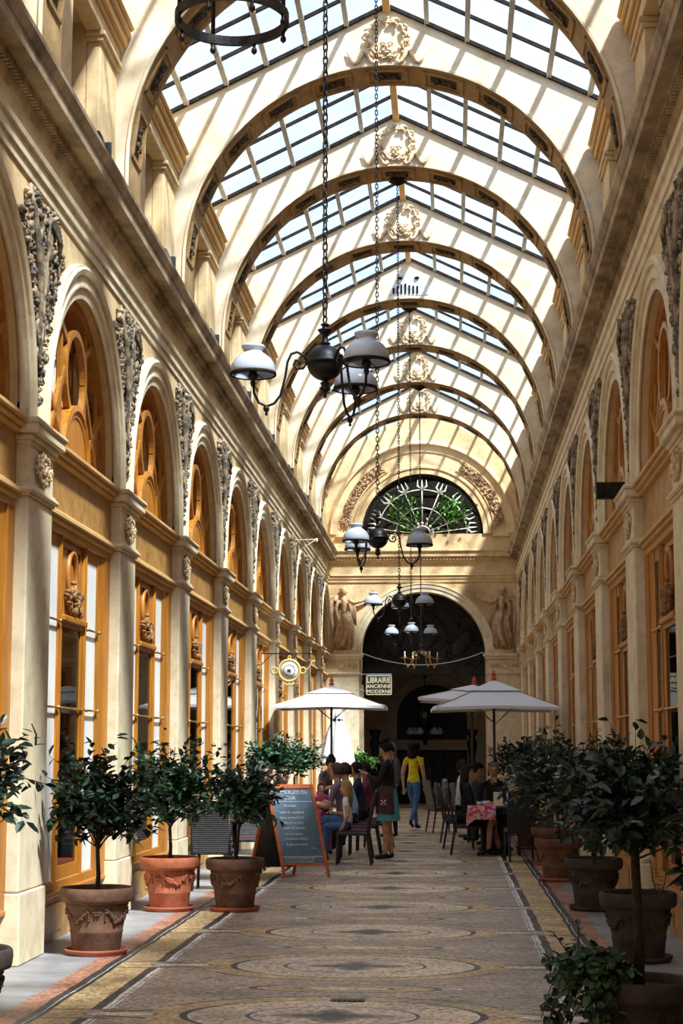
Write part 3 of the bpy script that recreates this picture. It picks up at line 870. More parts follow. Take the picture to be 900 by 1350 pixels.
# ------------------------------------------------------------------ end wall
def end_wall():
    m = MB()
    R1 = 1.67; Z1 = 4.13; R2 = 1.655; Z2 = 7.38; n = 36
    T = .5
    P1, _ = arcpath(R1, Z1, 0, 180, n, 0)
    P2, _ = arcpath(R2, Z2, 0, 180, n)
    sky = lambda u: GA - GS * abs(u)
    for y in (D, D + T):
        vs = []; fs = []
        for (u, z) in P1: vs += [(u, y, z), (u, y, 6.4)]
        for i in range(len(P1) - 1): fs.append([2 * i, 2 * i + 1, 2 * i + 3, 2 * i + 2])
        m.add(vs, fs)
        for sg in (-1, 1):
            m.add([(sg * R1, y, 0), (sg * 2.75, y, 0), (sg * 2.75, y, 6.4), (sg * R1, y, 6.4)], [[0, 1, 2, 3]])
            m.add([(sg * R2, y, Z2), (sg * 2.76, y, Z2), (sg * 2.76, y, sky(2.76)), (sg * R2, y, sky(R2))], [[0, 1, 2, 3]])
        m.add([(-2.76, y, 6.4), (2.76, y, 6.4), (2.76, y, Z2), (-2.76, y, Z2)], [[0, 1, 2, 3]])
        vs = []; fs = []
        for (u, z) in P2: vs += [(u, y, z), (u, y, sky(u) + .05)]
        for i in range(len(P2) - 1): fs.append([2 * i, 2 * i + 1, 2 * i + 3, 2 * i + 2])
        m.add(vs, fs)
    for P in (P1, P2):
        vs = []; fs = []
        for (u, z) in P: vs += [(u, D, z), (u, D + T, z)]
        for i in range(len(P) - 1): fs.append([2 * i, 2 * i + 1, 2 * i + 3, 2 * i + 2])
        m.add(vs, fs, 0, True)
    m.add([(-R2, D, Z2), (R2, D, Z2), (R2, D + T, Z2), (-R2, D + T, Z2)], [[0, 1, 2, 3]])
    o = struct(m.build('wall_end', 'plaster'), 'ochre end wall with tall entrance arch and half round window above', 'wall')
    g = lambda u, z, p: (u, D - p, z)
    # entrance arch ring
    r = MB(); P, N = arcpath(R1, Z1, 0, 180, 36, Z1)
    r.sweep(P, N, [(0, 0), (0, .05), (.10, .05), (.11, .07), (.20, .075), (.215, .09), (.25, .09), (.26, 0)], 0, g); r.build('arch_moulding', 'plaster_pale', o)
    # lunette ring, panel and outer moulding
    r = MB(); P, N = arcpath(R2, Z2, 0, 180, 36)
    r.sweep(P, N, [(0, 0), (0, .05), (.14, .05), (.16, .08), (.22, .08), (.24, .03), (.26, 0)], 0, g); r.build('arch_moulding', 'plaster', o)
    r = MB(); P, N = arcpath(2.47, Z2 - .0, 0, 180, 40)
    r.sweep(P, N, [(-.22, 0), (-.20, .03), (-.03, .05), (0, .12), (.03, .12), (.04, .05), (.12, .0)], 0, g); r.build('arch_moulding', 'plaster', o)
    # carved panels in the ring
    for a0, a1, sd in ((4, 62, 1), (118, 176, 2)):
        r = MB(); P, N = arcpath(2.12, Z2, a0, a1, 20)
        r.sweep(P, N, [(-.17, 0), (-.17, .05), (-.14, .05), (-.13, .01), (.13, .01), (.14, .05), (.17, .05), (.17, 0)], 0, g)
        q = r.build('carved_panel', 'plaster', o)
        r = MB(); rg = random.Random(sd); pts = []
        for i in range(230):
            a = math.radians(rg.uniform(a0 + 2, a1 - 2)); rr = 2.12 + rg.uniform(-.11, .11); pts.append((rr * math.cos(a), Z2 + rr * math.sin(a)))
        leafy(r, pts, rg, .05, .06); r.map(lambda x, y, z: (x, D - .01 - y, z))
        r.build('floral_carving', 'relief_brown', q)
    for sg in (-1, 1):
        r = MB(); r.box(sg * 1.90, sg * 2.36, D - .09, D, Z2 - .08, Z2 - .02, 0, None, .01); r.build('ledge', 'plaster', o)
    # string course, architrave, cornice on the end wall
    r = MB()
    def ext(prof, a=-2.55, b=2.55):
        n = len(prof); vs = [(a, D - p, z) for p, z in prof] + [(b, D - p, z) for p, z in prof]
        r.add(vs, [[i, i + 1, n + i + 1, n + i] for i in range(n - 1)])
    ext([(0, 6.07), (.03, 6.07), (.035, 6.15), (.055, 6.16), (.06, 6.22), (.09, 6.25), (.0, 6.28)])
    ext([(0, 6.60), (.03, 6.64), (.035, 6.66), (.035, 6.72), (.12, 6.74), (.14, 6.76), (.15, 6.86), (.19, 6.90), (.19, 6.93), (0, 6.96)])
    u = -2.5
    while u < 2.5: r.box(u, u + .045, D - .10, D - .03, 6.67, 6.73); u += .09
    struct(r.build('trim_5', 'plaster'), 'dentilled cornice and architrave across the end wall', 'cornice')
    # piers beside the entrance
    for sg, nm in ((-1, 'left'), (1, 'right')):
        t = thing('entrance_pier', f'cream pier with carved frieze on the {nm} of the far entrance arch', 'pilaster', (sg * 2.2, D, 0), group='entrance piers')
        r = MB(); r.box(-.48, .48, -.10, .0, 0, 3.6, 0, None, .01); r.build('shaft', 'plaster_pale', t)
        r = MB(); r.box(-.52, .52, -.15, 0, 3.58, 3.64, 0, None, .01); r.box(-.49, .49, -.11, 0, 3.64, 3.98, 0, None, .005)
        r.box(-.55, .55, -.18, 0, 3.98, 4.05, 0, None, .01); r.box(-.60, .60, -.22, 0, 4.05, 4.13, 0, None, .015); r.build('capital', 'plaster_pale', t)
        r = MB(); rg = random.Random(8)
        r.tube([(.09 * math.cos(q * PI / 8), -.115, 3.81 + .09 * math.sin(q * PI / 8)) for q in range(16)], .018, 6, closed=True)
        for s2 in (-1, 1):
            for c in (.2, .32):
                r.tube([(s2 * (c + .05 * math.cos(q * PI / 5)), -.115, 3.81 + .05 * math.sin(q * PI / 5)) for q in range(10)], .013, 5, closed=True)
            pts = [(s2 * rg.uniform(.12, .4), 3.81 + rg.uniform(-.05, .05)) for i in range(20)]
            q = MB(); leafy(q, pts, rg, .03, .02); q.map(lambda x, y, z: (x, -.11 - y, z)); r.add(q.v, q.f, 0, True)
        r.build('rosette_frieze', 'plaster', t)
end_wall()
# lunette window with iron fan
t = tag(thing('window_61', '', 'window', (0, D + .12, 7.38), kind='structure'), 'half round window in the end wall with a cream iron fan grille of spokes and tridents', 'window')
m = MB(); P, N = arcpath(1.655, 0, 0, 180, 36)
m.sweep(P, N, [(0, 0), (0, .08), (-.06, .08), (-.06, 0)], 0, lambda u, z, p: (u, -p, z)); m.box(-1.65, 1.65, -.08, 0, -.0, .05); m.build('frame', 'dark_metal', t)
m = MB(); m.add([(0, .02, 0)] + [(p[0], .02, p[1]) for p in P], [[0, i + 1, i + 2] for i in range(len(P) - 1)]); m.build('pane', 'dark_glass', t)
m = MB()
for R in (.22, .72, 1.22):
    m.tube([(R * math.cos(PI * q / 24), -.10, R * math.sin(PI * q / 24)) for q in range(25)], .018 if R > .3 else .025, 6)
for i in range(9):
    a = PI * (i + .0) / 8
    if i in (0, 8): a = PI * (.04 if i == 0 else .96)
    c, s_ = math.cos(a), math.sin(a)
    m.tube([(.22 * c, -.10, .22 * s_), (1.24 * c, -.10, 1.24 * s_)], .016, 6)
    m.ell((.30 * c, -.10, .30 * s_), (.04, .03, .04)); m.ell((.72 * c, -.10, .72 * s_), (.035, .03, .035))
    for da in (-.075, 0, .075):
        aa = a + da; m.tube([(1.22 * c, -.10, 1.22 * s_), (1.33 * math.cos(a + da * 1.3), -.11, 1.33 * math.sin(a + da * 1.3)), (1.50 * math.cos(aa * 1.0), -.10, 1.50 * math.sin(aa))], [.03, .03, .006], 6)
m.build('fan_grille', 'old_iron_white', t)
m = MB(); m.box(-2.3, 2.3, 1.6, 1.7, -.4, 2.2); m.box(-2.3, 2.3, 0.4, 1.7, -.5, -.4); m.box(-2.4, -2.3, .4, 1.7, -.4, 2.2); m.box(2.3, 2.4, .4, 1.7, -.4, 2.2); m.box(-2.4, 2.4, .4, 1.7, 2.0, 2.1)
m.build('room', 'dark_stone', t)

def leaf_quad(m, p, d, up, L, Wd, mt=0):
    """one folded leaf: 6 verts"""
    d = d.normalized(); s = d.cross(up)
    if s.length < 1e-4: s = d.orthogonal()
    s.normalize(); u = s.cross(d)
    a = p; b = p + d * L * .35 + s * Wd * .5 + u * Wd * .12; c = p + d * L * .75 + s * Wd * .38 + u * Wd * .02 - u * L * .06; e = p + d * L - u * L * .16
    b2 = p + d * L * .35 - s * Wd * .5 + u * Wd * .12; c2 = p + d * L * .75 - s * Wd * .38 - u * L * .06; mid = p + d * L * .4 - u * Wd * .10
    m.add([a, b, c, e, c2, b2, mid], [(0, 1, 6), (1, 2, 6), (2, 3, 6), (3, 4, 6), (4, 5, 6), (5, 0, 6)], mt, False)
# pot plants sitting on the lunette sill
for i, (x, zs, lab) in enumerate(((-.62, .95, 'trailing bright green plant on the left of the half round window'), (.82, .85, 'bushy bright green plant on the right of the half round window'))):
    o = thing('potted_plant', lab, 'plant', (x, D + .32, 7.38), group=None)
    m = MB(); m.lathe([(.09, 0), (.13, .2), (.145, .2), (.145, .24), (.12, .24), (.11, .2)], 14); m.build('flower_pot', 'redware', o)
    m = MB(); rg = random.Random(50 + i)
    for q in range(10):
        a = rg.uniform(0, 2 * PI); m.tube([(0, 0, .2), (.1 * math.cos(a), -.05, .5), (.45 * math.cos(a) * rg.random(), -.1, zs * rg.uniform(.6, 1))], .008, 4)
    m.build('stem', 'bark', o)
    m = MB()
    for q in range(190):
        if i == 0: c = Vector((rg.choice([.25, 0, -.15, .4]) + rg.gauss(0, .09), -.12 + rg.gauss(0, .06), rg.uniform(.0, 1.05)))
        else: c = Vector((rg.gauss(0, .26), -.12 + rg.gauss(0, .08), .62 + rg.gauss(0, .20)))
        leaf_quad(m, c - Vector((0, .22, 0)), Vector((rg.gauss(0, 1), -abs(rg.gauss(0, .5)), rg.gauss(0, .8))), Vector((0, 0, 1)), .11, .07)
    m.build('foliage', 'leaf_bright', o, fixn=False)
o = tag(MB().lathe([(.08, 0), (.12, .18), (.135, .18), (.135, .22), (.11, .22), (.10, .18)], 14).build('flower_pot', 'redware', loc=(1.35, D + .3, 7.38)), 'small red flower pot at the right end of the half round window sill', 'pot')

# ---- winged figures
def victory(sg):
    m = MB(); A = []
    g = lambda x, z, p=.05: (x, -p, z)
    # torso + legs + drapery as one body mesh (relief)
    m.ell(g(-.05, 1.60, .09), (.085, .075, .115), None, 0, 12, 8)          # head
    m.ell(g(-.075, 1.66, .08), (.10, .07, .07), None, 0, 10, 6); m.ell(g(-.15, 1.66, .07), (.04, .04, .04))
    m.ell(g(.035, 1.585, .11), (.02, .03, .025))                           # nose
    m.tube([g(-.06, 1.52, .07), g(-.05, 1.40, .08)], [.045, .055], 8)
    m.tube([g(-.07, 1.42, .08), g(-.05, 1.28, .10), g(-.06, 1.10, .09), g(-.05, .95, .09)], [.12, .145, .11, .14], 12, squash=.55)
    m.ell(g(-.0, 1.29, .13), (.06, .05, .055)); m.ell(g(-.13, 1.29, .13), (.06, .05, .055))
    m.tube([g(-.05, .98, .08), g(.0, .75, .09), (0.0, -.08, .45), g(-.12, .12, .07)], [.16, .21, .18, .22], 14, squash=.45)
    # arm towards the arch
    m.tube([g(.05, 1.38, .09), g(.22, 1.28, .10), g(.42, 1.33, .10), g(.60, 1.43, .10), g(.66, 1.46, .1)], [.055, .05, .042, .03, .025], 8)
    for q in range(4): m.tube([g(.65, 1.46, .1), g(.70 + .01 * q, 1.50 - .02 * q, .11), g(.73, 1.52 - .03 * q, .1)], [.012, .010, .006], 5)
    m.tube([g(-.18, 1.36, .08), g(-.27, 1.15, .10), g(-.24, .92, .10), g(-.20, .82, .1)], [.055, .045, .035, .028], 8)
    # folds
    rg = random.Random(31)
    for q in range(17):
        x0 = -.19 + .018 * q + rg.uniform(-.01, .01); x1 = -.36 + .033 * q + rg.uniform(-.02, .02)
        m.tube([g(x0, 1.02, .13), g(x0 * .6 + x1 * .4 + .05, .75, .16), g(x0 * .35 + x1 * .65 + .03, .42, .14), g(x1, .06 + rg.uniform(-.03, .03), .09)], [.014, .026, .024, .018], 5)
    for q in range(8):
        m.tube([g(.05 + .02 * q, 1.36, .11), g(.13 + .018 * q, 1.1, .09), g(.10 + .025 * q, .80 - .02 * q, .07)], [.012, .022, .012], 5)
    for q in range(6): m.tube([g(-.19, 1.08 - .03 * q, .14), g(-.05, 1.0 - .035 * q, .165), g(.1, 1.04 - .03 * q, .13)], .014, 5)
    for q in range(6): m.tube([g(-.15 + .03 * q, 1.36, .13), g(-.1 + .02 * q, 1.2, .16), g(-.12 + .03 * q, 1.1, .13)], .011, 5)
    body = MB(); body.add(m.v, m.f, 0, True)
    w = MB()
    for q in range(11):
        a = .5 + .07 * q
        w.tube([g(-.22, 1.30 + .02 * q, .04), g(-.34 - .012 * q, 1.38 + .012 * q - q * .02, .05), g(-.42 + .006 * q, 1.15 - .07 * q, .04), g(-.36 + .014 * q, .98 - .06 * q, .03)], [.03, .045, .035, .01], 6)
    for q in range(14): w.ell(g(-.37 + .045 * math.cos(q), 1.40 + .05 * math.sin(q * 1.7), .06), (.035, .03, .035))
    br = MB()
    if sg < 0:
        br.tube([g(.70, 1.48, .1), g(.76, 1.56, .1)], .012, 5)
        for q in range(7): br.ell(g(.72 + .02 * (q % 3), 1.57 + .012 * q, .1), (.035, .02, .014), Matrix.Rotation(q, 4, 'Y'))
    else:
        rg = random.Random(5)
        br.tube([g(.67, 1.40, .1), g(.72, 1.55, .1), g(.80, 1.75, .1)], .010, 5)
        for q in range(26):
            c = (.74 + rg.gauss(0, .07), 1.62 + rg.gauss(0, .08)); br.ell(g(c[0], c[1], .09), (.035, .012, .012), Matrix.Rotation(rg.uniform(0, 3.1), 4, 'Y'), 0, 6, 4)
    o = thing('winged_figure_relief', 'relief of a draped winged woman holding out a ' + ('small wreath, left of the entrance arch' if sg < 0 else 'leafy branch, right of the entrance arch'), 'relief', (sg * 2.07, D - .0, 4.22))
    for q, nm in ((body, 'body'), (w, 'wing'), (br, 'held_wreath' if sg < 0 else 'branch')):
        q.map(lambda x, y, z: (-sg * x, y, z)); q.build(nm, 'relief_figure', o)
    p = MB(); p.box(-.34, .34, -.10, 0, -.09, .02, 0, None, .01); p.build('plinth', 'plaster', o)
victory(-1); victory(1)

# ------------------------------------------------------------------ passage behind the entrance
m = MB()
m.box(-2.2, -2.0, D + .5, 62, 0, 6.1); m.box(2.0, 2.2, D + .5, 62, 0, 6.1); m.box(-2.2, 2.2, D + .5, 62, 6.0, 6.2); m.box(-2.2, 2.2, 61, 61.2, 0, 6.1)
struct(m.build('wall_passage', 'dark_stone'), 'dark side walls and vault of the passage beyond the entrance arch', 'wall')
YT = D + 1.2
m = MB(); m.box(-2.0, 2.0, YT, YT + .3, 3.62, 6.0)
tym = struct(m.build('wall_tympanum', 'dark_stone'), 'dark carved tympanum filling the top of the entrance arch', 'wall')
m = MB(); rg = random.Random(2)
m.tube([(.05 + .55 * math.cos(q * PI / 14), YT - .02, 4.72 + .55 * math.sin(q * PI / 14)) for q in range(28)], .05, 6, closed=True)
m.ell((.05, YT - .03, 4.72), (.35, .08, .38), None, 0, 12, 8); m.ell((.05, YT - .1, 4.85), (.14, .10, .18))
for s2 in (-1, 1):
    m.ell((s2 * 1.0 + .05, YT - .05, 4.5), (.22, .10, .42), Matrix.Rotation(s2 * .6, 4, 'Y'), 0, 10, 7); m.ell((s2 * .85 + .05, YT - .06, 4.98), (.10, .09, .12))
    m.tube([(s2 * 1.05, YT - .06, 4.75), (s2 * .8, YT - .08, 4.55), (s2 * .6, YT - .08, 4.62)], .05, 6)
    pts = [(s2 * rg.uniform(.6, 1.6), rg.uniform(3.85, 4.7)) for i in range(90)]
    q = MB(); leafy(q, pts, rg, .07, .06); q.map(lambda x, y, z: (x, YT - y, z)); m.add(q.v, q.f, 0, True)
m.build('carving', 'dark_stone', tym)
YP = D + 5.0
def arch_panel(y, R, zs, x0, hw, top, T, cx):
    m = MB(); n = 24; P, _ = arcpath(R, zs, 0, 180, n, 0); P = [(u + cx, z) for u, z in P]
    for yy in (y, y + T):
        vs = []; fs = []
        for (u, z) in P: vs += [(u, yy, z), (u, yy, top)]
        for i in range(len(P) - 1): fs.append([2 * i, 2 * i + 1, 2 * i + 3, 2 * i + 2])
        m.add(vs, fs)
        m.add([(-hw, yy, 0), (cx - R, yy, 0), (cx - R, yy, top), (-hw, yy, top)], [[0, 1, 2, 3]]); m.add([(cx + R, yy, 0), (hw, yy, 0), (hw, yy, top), (cx + R, yy, top)], [[0, 1, 2, 3]])
    vs = []; fs = []
    for (u, z) in P: vs += [(u, y, z), (u, y + T, z)]
    for i in range(len(P) - 1): fs.append([2 * i, 2 * i + 1, 2 * i + 3, 2 * i + 2])
    m.add(vs, fs)
    return m
pw = struct(arch_panel(YP, 1.04, 2.45, 0, 2.0, 6.0, .3, .17).build('wall_passage_arch', 'passage_wall'), 'dim beige wall with a round arch inside the passage', 'wall')
r = MB(); P, N = arcpath(1.04, 2.45, 0, 180, 24); P = [(u + .17, z) for u, z in P]
r.sweep(P, N, [(.0, 0), (0, .05), (.04, .05), (.05, .02), (.28, .02), (.29, .06), (.33, .06), (.34, 0)], 0, lambda u, z, p: (u, YP - p, z)); r.build('arch_moulding', 'passage_wall', pw)
m = MB(); m.box(-2.0, 2.0, YP + 4, YP + 4.2, 0, 6.0)
struct(m.build('wall_passage_back', 'dark_void'), 'black depth at the very back of the passage', 'wall')
t = tag(thing('door_1', '', 'door', (.17, YP + .15, 0), kind='structure'), 'dark glazed double door with transom at the back of the passage', 'door')
m = MB()
for x in (-1.02, -.34, .0, .34, 1.02): m.box(x - .025, x + .025, -.04, .04, 0, 1.55)
m.box(-1.04, 1.04, -.05, .05, 1.5, 1.56); m.box(-1.04, 1.04, -.05, .05, 0, .12); m.build('frame', 'dark_metal', t)
m = MB(); m.box(-1.04, 1.04, -.03, .03, 1.56, 1.86); m.build('transom_panel', 'passage_wall', t)
m = MB(); m.box(-1.02, 1.02, -.005, .005, .12, 1.5); m.box(-1.02, 1.02, -.005, .005, 1.86, 3.45); m.build('pane', 'dark_void', t)
m = MB(); m.tube([(-.06, -.06, .8), (-.06, -.09, .95), (-.06, -.06, 1.1)], .012, 6); m.build('handle', 'brass', t)
# dark cast figures / lamp standards either side
for sg, x in ((-1, -1.42), (1, 1.32)):
    o = thing('lamp_standard', f'black ornate cast iron standard on the {"left" if sg < 0 else "right"} inside the dark passage', 'ornament', (x, YP - 2.2, 0), group='cast iron standards in the passage')
    m = MB(); m.box(-.16, .16, -.16, .16, 0, .9, 0, None, .03); m.box(-.2, .2, -.2, .2, .9, .98, 0, None, .02); m.box(-.2, .2, -.2, .2, 0, .08, 0, None, .02); m.build('pedestal', 'black_iron', o)
    m = MB(); m.lathe([(.13, .98), (.16, 1.1), (.08, 1.3), (.12, 1.6), (.15, 1.75), (.09, 1.9), (.13, 2.0), (.18, 2.08), (.18, 2.12), (.02, 2.16)], 14); m.build('column', 'black_iron', o)
def text(name, s, size, loc, rot, mat, ext=.004, parent=None, align='CENTER', sx=1):
    c = bpy.data.curves.new(name, 'FONT'); c.body = s; c.size = size; c.extrude = ext; c.align_x = align; c.resolution_u = 2
    o = bpy.data.objects.new(name, c); COL.objects.link(o)
    dg = bpy.context.evaluated_depsgraph_get(); me = bpy.data.meshes.new_from_object(o.evaluated_get(dg))
    bpy.data.objects.remove(o); bpy.data.curves.remove(c)
    me.materials.clear(); me.materials.append(MATS[mat])
    q = bpy.data.objects.new(name, me); COL.objects.link(q); q.location = loc; q.rotation_euler = rot; q.scale = (sx, 1, 1)
    if parent: q.parent = parent
    return q
o = text('door_number', '52', .24, (1.40, YP - .01, 1.52), (PI / 2, 0, 0), 'dark_metal'); tag(o, 'small dark number 52 on the beige wall inside the passage', 'number')

# hanging glass lantern in the passage
o = thing('lantern_chandelier', 'hanging glass lantern ringed by white globes in the dark passage', 'chandelier', (-.02, D + 4.0, 1.95))
m = MB(); m.tube([(0, 0, 1.0), (0, 0, 3.0)], .015, 6); m.ell((0, 0, 1.75), (.05, .05, .07)); m.build('rod', 'dark_metal', o)
m = MB(); m.lathe([(.18, .25), (.18, 1.0)], 16); m.build('glass_cylinder', 'window_glass', o)
m = MB(); m.lathe([(.19, .23), (.2, .25), (.19, .27)], 16); m.lathe([(.19, .98), (.2, 1.0), (.03, 1.06)], 16)
for q in range(8): m.tube([(.185 * math.cos(q * PI / 4), .185 * math.sin(q * PI / 4), .25), (.185 * math.cos(q * PI / 4), .185 * math.sin(q * PI / 4), 1.0)], .008, 4)
m.lathe([(.05, -.25), (.08, -.1), (.14, .0), (.10, .1), (.18, .25)], 12); m.build('cage', 'dark_metal', o)
for q in range(6):
    a = q * PI / 3 + .2; c, s_ = math.cos(a), math.sin(a)
    m = MB(); m.tube([(.1 * c, .1 * s_, .05), (.28 * c, .28 * s_, -.03), (.42 * c, .42 * s_, .0), (.44 * c, .44 * s_, .06)], .014, 5); ar = m.build('arm', 'dark_metal', o)
    m = MB(); m.lathe([(.05, .06), (.11, .10), (.115, .15), (.08, .20), (.05, .23), (.06, .26)], 12, c=(.44 * c, .44 * s_, 0)); m.build('lamp_shade', 'opal_shade', ar)

# ------------------------------------------------------------------ chandeliers
def chain(m, z0, z1, link=.052, r=.0055, w=.013):
    z = z0; i = 0
    while z < z1:
        M = Matrix.Translation((0, 0, z)) @ Matrix.Rotation((i % 2) * PI / 2, 4, 'Z')
        L = link / 2 + r
        pts = [(w, 0, -L + w), (w, 0, L - w), (w * .6, 0, L - .003), (-w * .6, 0, L - .003), (-w, 0, L - w), (-w, 0, -L + w), (-w * .6, 0, -L + .003), (w * .6, 0, -L + .003)]
        m.tube(pts, r, 5, 0, M, closed=True); z += link * .86; i += 1
def chandelier(z0, candle=False):
    o = thing('chandelier', '', 'chandelier')
    m = MB(); m.lathe([(0, -.215), (.012, -.205), (.006, -.185), (.03, -.165), (.034, -.155), (.018, -.14), (.03, -.122), (.012, -.11)], 16)
    m.build('lower_finial', 'black_iron', o)
    m = MB(); pr = [(.02, -.108)] + [(.108 * math.cos(a), .108 * math.sin(a)) for a in [math.radians(q) for q in range(-75, 0, 12)]] + [(.108, -.006), (.112, -.004), (.112, .006), (.108, .008)] + [(.108 * math.cos(math.radians(q)), .108 * math.sin(math.radians(q))) for q in range(12, 84, 12)] + [(.02, .108)]
    m.lathe(pr, 28); m.build('globe', 'black_iron', o)
    m = MB(); m.lathe([(.02, .105), (.035, .115), (.018, .13), (.016, .165), (.03, .18), (.045, .195), (.045, .20), (.018, .21), (.02, .225), (.03, .23), (.008, .245)], 16)
    m.tube([(.018 * math.cos(q * PI / 6), 0, .262 + .022 * math.sin(q * PI / 6)) for q in range(12)], .006, 6, closed=True)
    m.build('stem', 'black_iron', o)
    m = MB(); chain(m, .305, 10.0 - z0); m.build('chain', 'black_iron', o)
    m = MB(); m.lathe([(.02, 9.93 - z0), (.05, 9.95 - z0), (.12, 9.99 - z0), (.15, 10.02 - z0)], 14); m.build('ceiling_rose', 'dark_metal', o)
    n = 4 if candle else 3
    for i in range(n):
        M = Matrix.Rotation(i * 2 * PI / n, 4, 'Z')
        mt = 'brass' if candle else 'black_iron'
        m = MB()
        m.tube([(.105, 0, 0), (.13, 0, -.035), (.165, 0, -.04), (.185, 0, -.015), (.175, 0, .012), (.155, 0, .012), (.148, 0, -.006), (.16, 0, -.014)], [.009] * 7 + [.006], 6, M=M)
        m.tube([(.107, 0, .01), (.13, 0, .045), (.165, 0, .062), (.20, 0, .05), (.222, 0, 0), (.235, 0, -.09), (.262, 0, -.20), (.30, 0, -.25), (.345, 0, -.268), (.39, 0, -.245), (.418, 0, -.19), (.424, 0, -.12)], .0085, 6, M=M)
        m.lathe([(0, -.325), (.010, -.318), (.006, -.305), (.018, -.29), (.018, -.275), (.008, -.262)], 10, M=M, c=(.345, 0, 0))
        m.lathe([(.01, -.15), (.018, -.13), (.014, -.115), (.028, -.095), (.030, -.08), (.02, -.06), (.022, -.02)], 10, M=M, c=(.424, 0, 0))
        ar = m.build('arm', mt, o)
        m = MB()
        if candle:
            m.lathe([(.01, -.10), (.085, -.088), (.09, -.08), (.02, -.085)], 16, M=M, c=(.424, 0, 0)); m.build('drip_pan', 'brass', ar)
            m = MB(); m.lathe([(.014, -.085), (.014, .05), (.003, .06)], 8, M=M, c=(.424, 0, 0)); m.build('candle', 'porcelain', ar)
        else:
            m.lathe([(.126, -.078), (.131, -.072), (.133, -.05), (.124, -.012), (.10, .022), (.072, .044), (.056, .054), (.054, .066), (.066, .078), (.070, .092), (.064, .098), (.060, .092), (.05, .07), (.05, .055), (.068, .04), (.096, .018), (.119, -.014), (.127, -.05), (.126, -.078)], 28, M=M, c=(.424, 0, 0))
            m.build('lamp_shade', 'opal_shade', ar)
            m = MB(); m.lathe([(.128, -.084), (.137, -.084), (.137, -.066), (.128, -.066), (.128, -.084)], 28, M=M, c=(.424, 0, 0)); 
            for q in range(3): m.tube([(.424 + .02 * math.cos(q * 2.1), .02 * math.sin(q * 2.1), -.06), (.424 + .13 * math.cos(q * 2.1), .13 * math.sin(q * 2.1), -.075)], .003, 4, M=M)
            m.build('shade_ring', 'dark_metal', ar)
            m = MB(); m.ell((.424, 0, -.02), (.022, .022, .04), None, 0, 10, 6); m.map(lambda x, y, z: tuple(M @ Vector((x, y, z)))); m.build('bulb', 'porcelain', ar)
    return o
for Y, z, rot, lab, cd in ((9.85, 3.86, -52, 'nearest and largest black globe chandelier with three blue white shades', 0), (17.2, 3.72, 2, 'second black globe chandelier hanging below the half round window', 0),
                       (24.6, 3.72, 90, 'third chandelier, its grey globe just above the entrance arch crown', 0), (32.1, 3.82, -88, 'fourth chandelier with three small white shades inside the entrance arch outline', 0)):
    o = chandelier(z); o.location = (0, Y, z); o.rotation_euler = (0, 0, math.radians(rot)); tag(o, lab, 'chandelier', 'globe chandeliers on long chains')
o = chandelier(3.75, True); o.location = (.06, 39.4, 3.75); o.rotation_euler = (0, 0, .5); tag(o, 'farthest chandelier with brass candle arms and white candles', 'chandelier')
# iron ring lantern at the top edge
o = thing('ring_lantern', 'black iron ring with straps and small drops hanging at the top edge of the picture', 'lantern', (0.01, 5.42, 4.02))
m = MB(); m.lathe([(.178, -.006), (.192, -.006), (.192, .026), (.178, .026), (.178, -.006)], 40, smooth=False); m.build('ring', 'black_iron', o)
for q in range(4):
    a = math.radians(q * 90 - 62); c, s_ = math.cos(a), math.sin(a)
    m = MB(); m.tube([(.186 * c, .186 * s_, 0), (.186 * c, .186 * s_, .36), (.10 * c, .10 * s_, .5), (0, 0, .56)], .008, 6); m.build('strap', 'black_iron', o)
for q in range(8):
    a = math.radians(q * 45 - 62); c, s_ = math.cos(a), math.sin(a)
    m = MB(); m.lathe([(0, -.045), (.010, -.035), (.010, -.025), (.005, -.015), (.008, 0)], 8, c=(.186 * c, .186 * s_, 0)); m.build('drop', 'black_iron', o)
m = MB(); m.lathe([(.178, .34), (.192, .34), (.192, .37), (.178, .37), (.178, .34)], 30); chain(m, .60, 10.0 - 4.02); m.build('chain', 'black_iron', o)

# ------------------------------------------------------------------ floodlights on the cornice
def flood(dark):
    o = thing('floodlight', '', 'floodlight')
    m = MB(); m.box(-.02, .02, -.015, .015, 0, .10); m.box(-.05, .05, -.05, .05, -.01, .012); m.build('bracket', 'grey_case', o)
    m = MB(); m.box(-.07, .07, -.09, .09, .10, .24, 0, Matrix.Rotation(-.35, 4, 'Y'), .012); m.build('housing', 'black_iron' if dark else 'white_case', o)
    m = MB(); m.box(-.10, .08, -.10, .10, .245, .26, 0, Matrix.Rotation(-.55, 4, 'Y'), .004); m.build('visor', 'black_iron', o)
    m = MB(); m.box(-.01, .06, .10, .14, .02, .2, 0, None, .006); m.build('gear_box', 'grey_case', o)
    return o
fl = {True: flood(True), False: flood(False)}; used = {True: 0, False: 0}
for sd in SIDES:
    sg = SIDES[sd]
    for i in range(8):
        dk = (sd == 'right') or (i == 0 or i == 5)
        if used[dk]: o = dup(fl[dk], (0, 0, 0))
        else: o = fl[dk]; used[dk] = 1
        o.location = (sg * 2.42, 14.9 + i * B + (0.25 if sd == 'right' else 0), 6.96); o.rotation_euler = (0, 0, 0 if sd == 'left' else PI)
        tag(o, f'{"dark" if dk else "pale"} floodlight on the {sd} cornice, {ORD[i]} from the camera', 'floodlight', f'floodlights on the {sd} cornice')

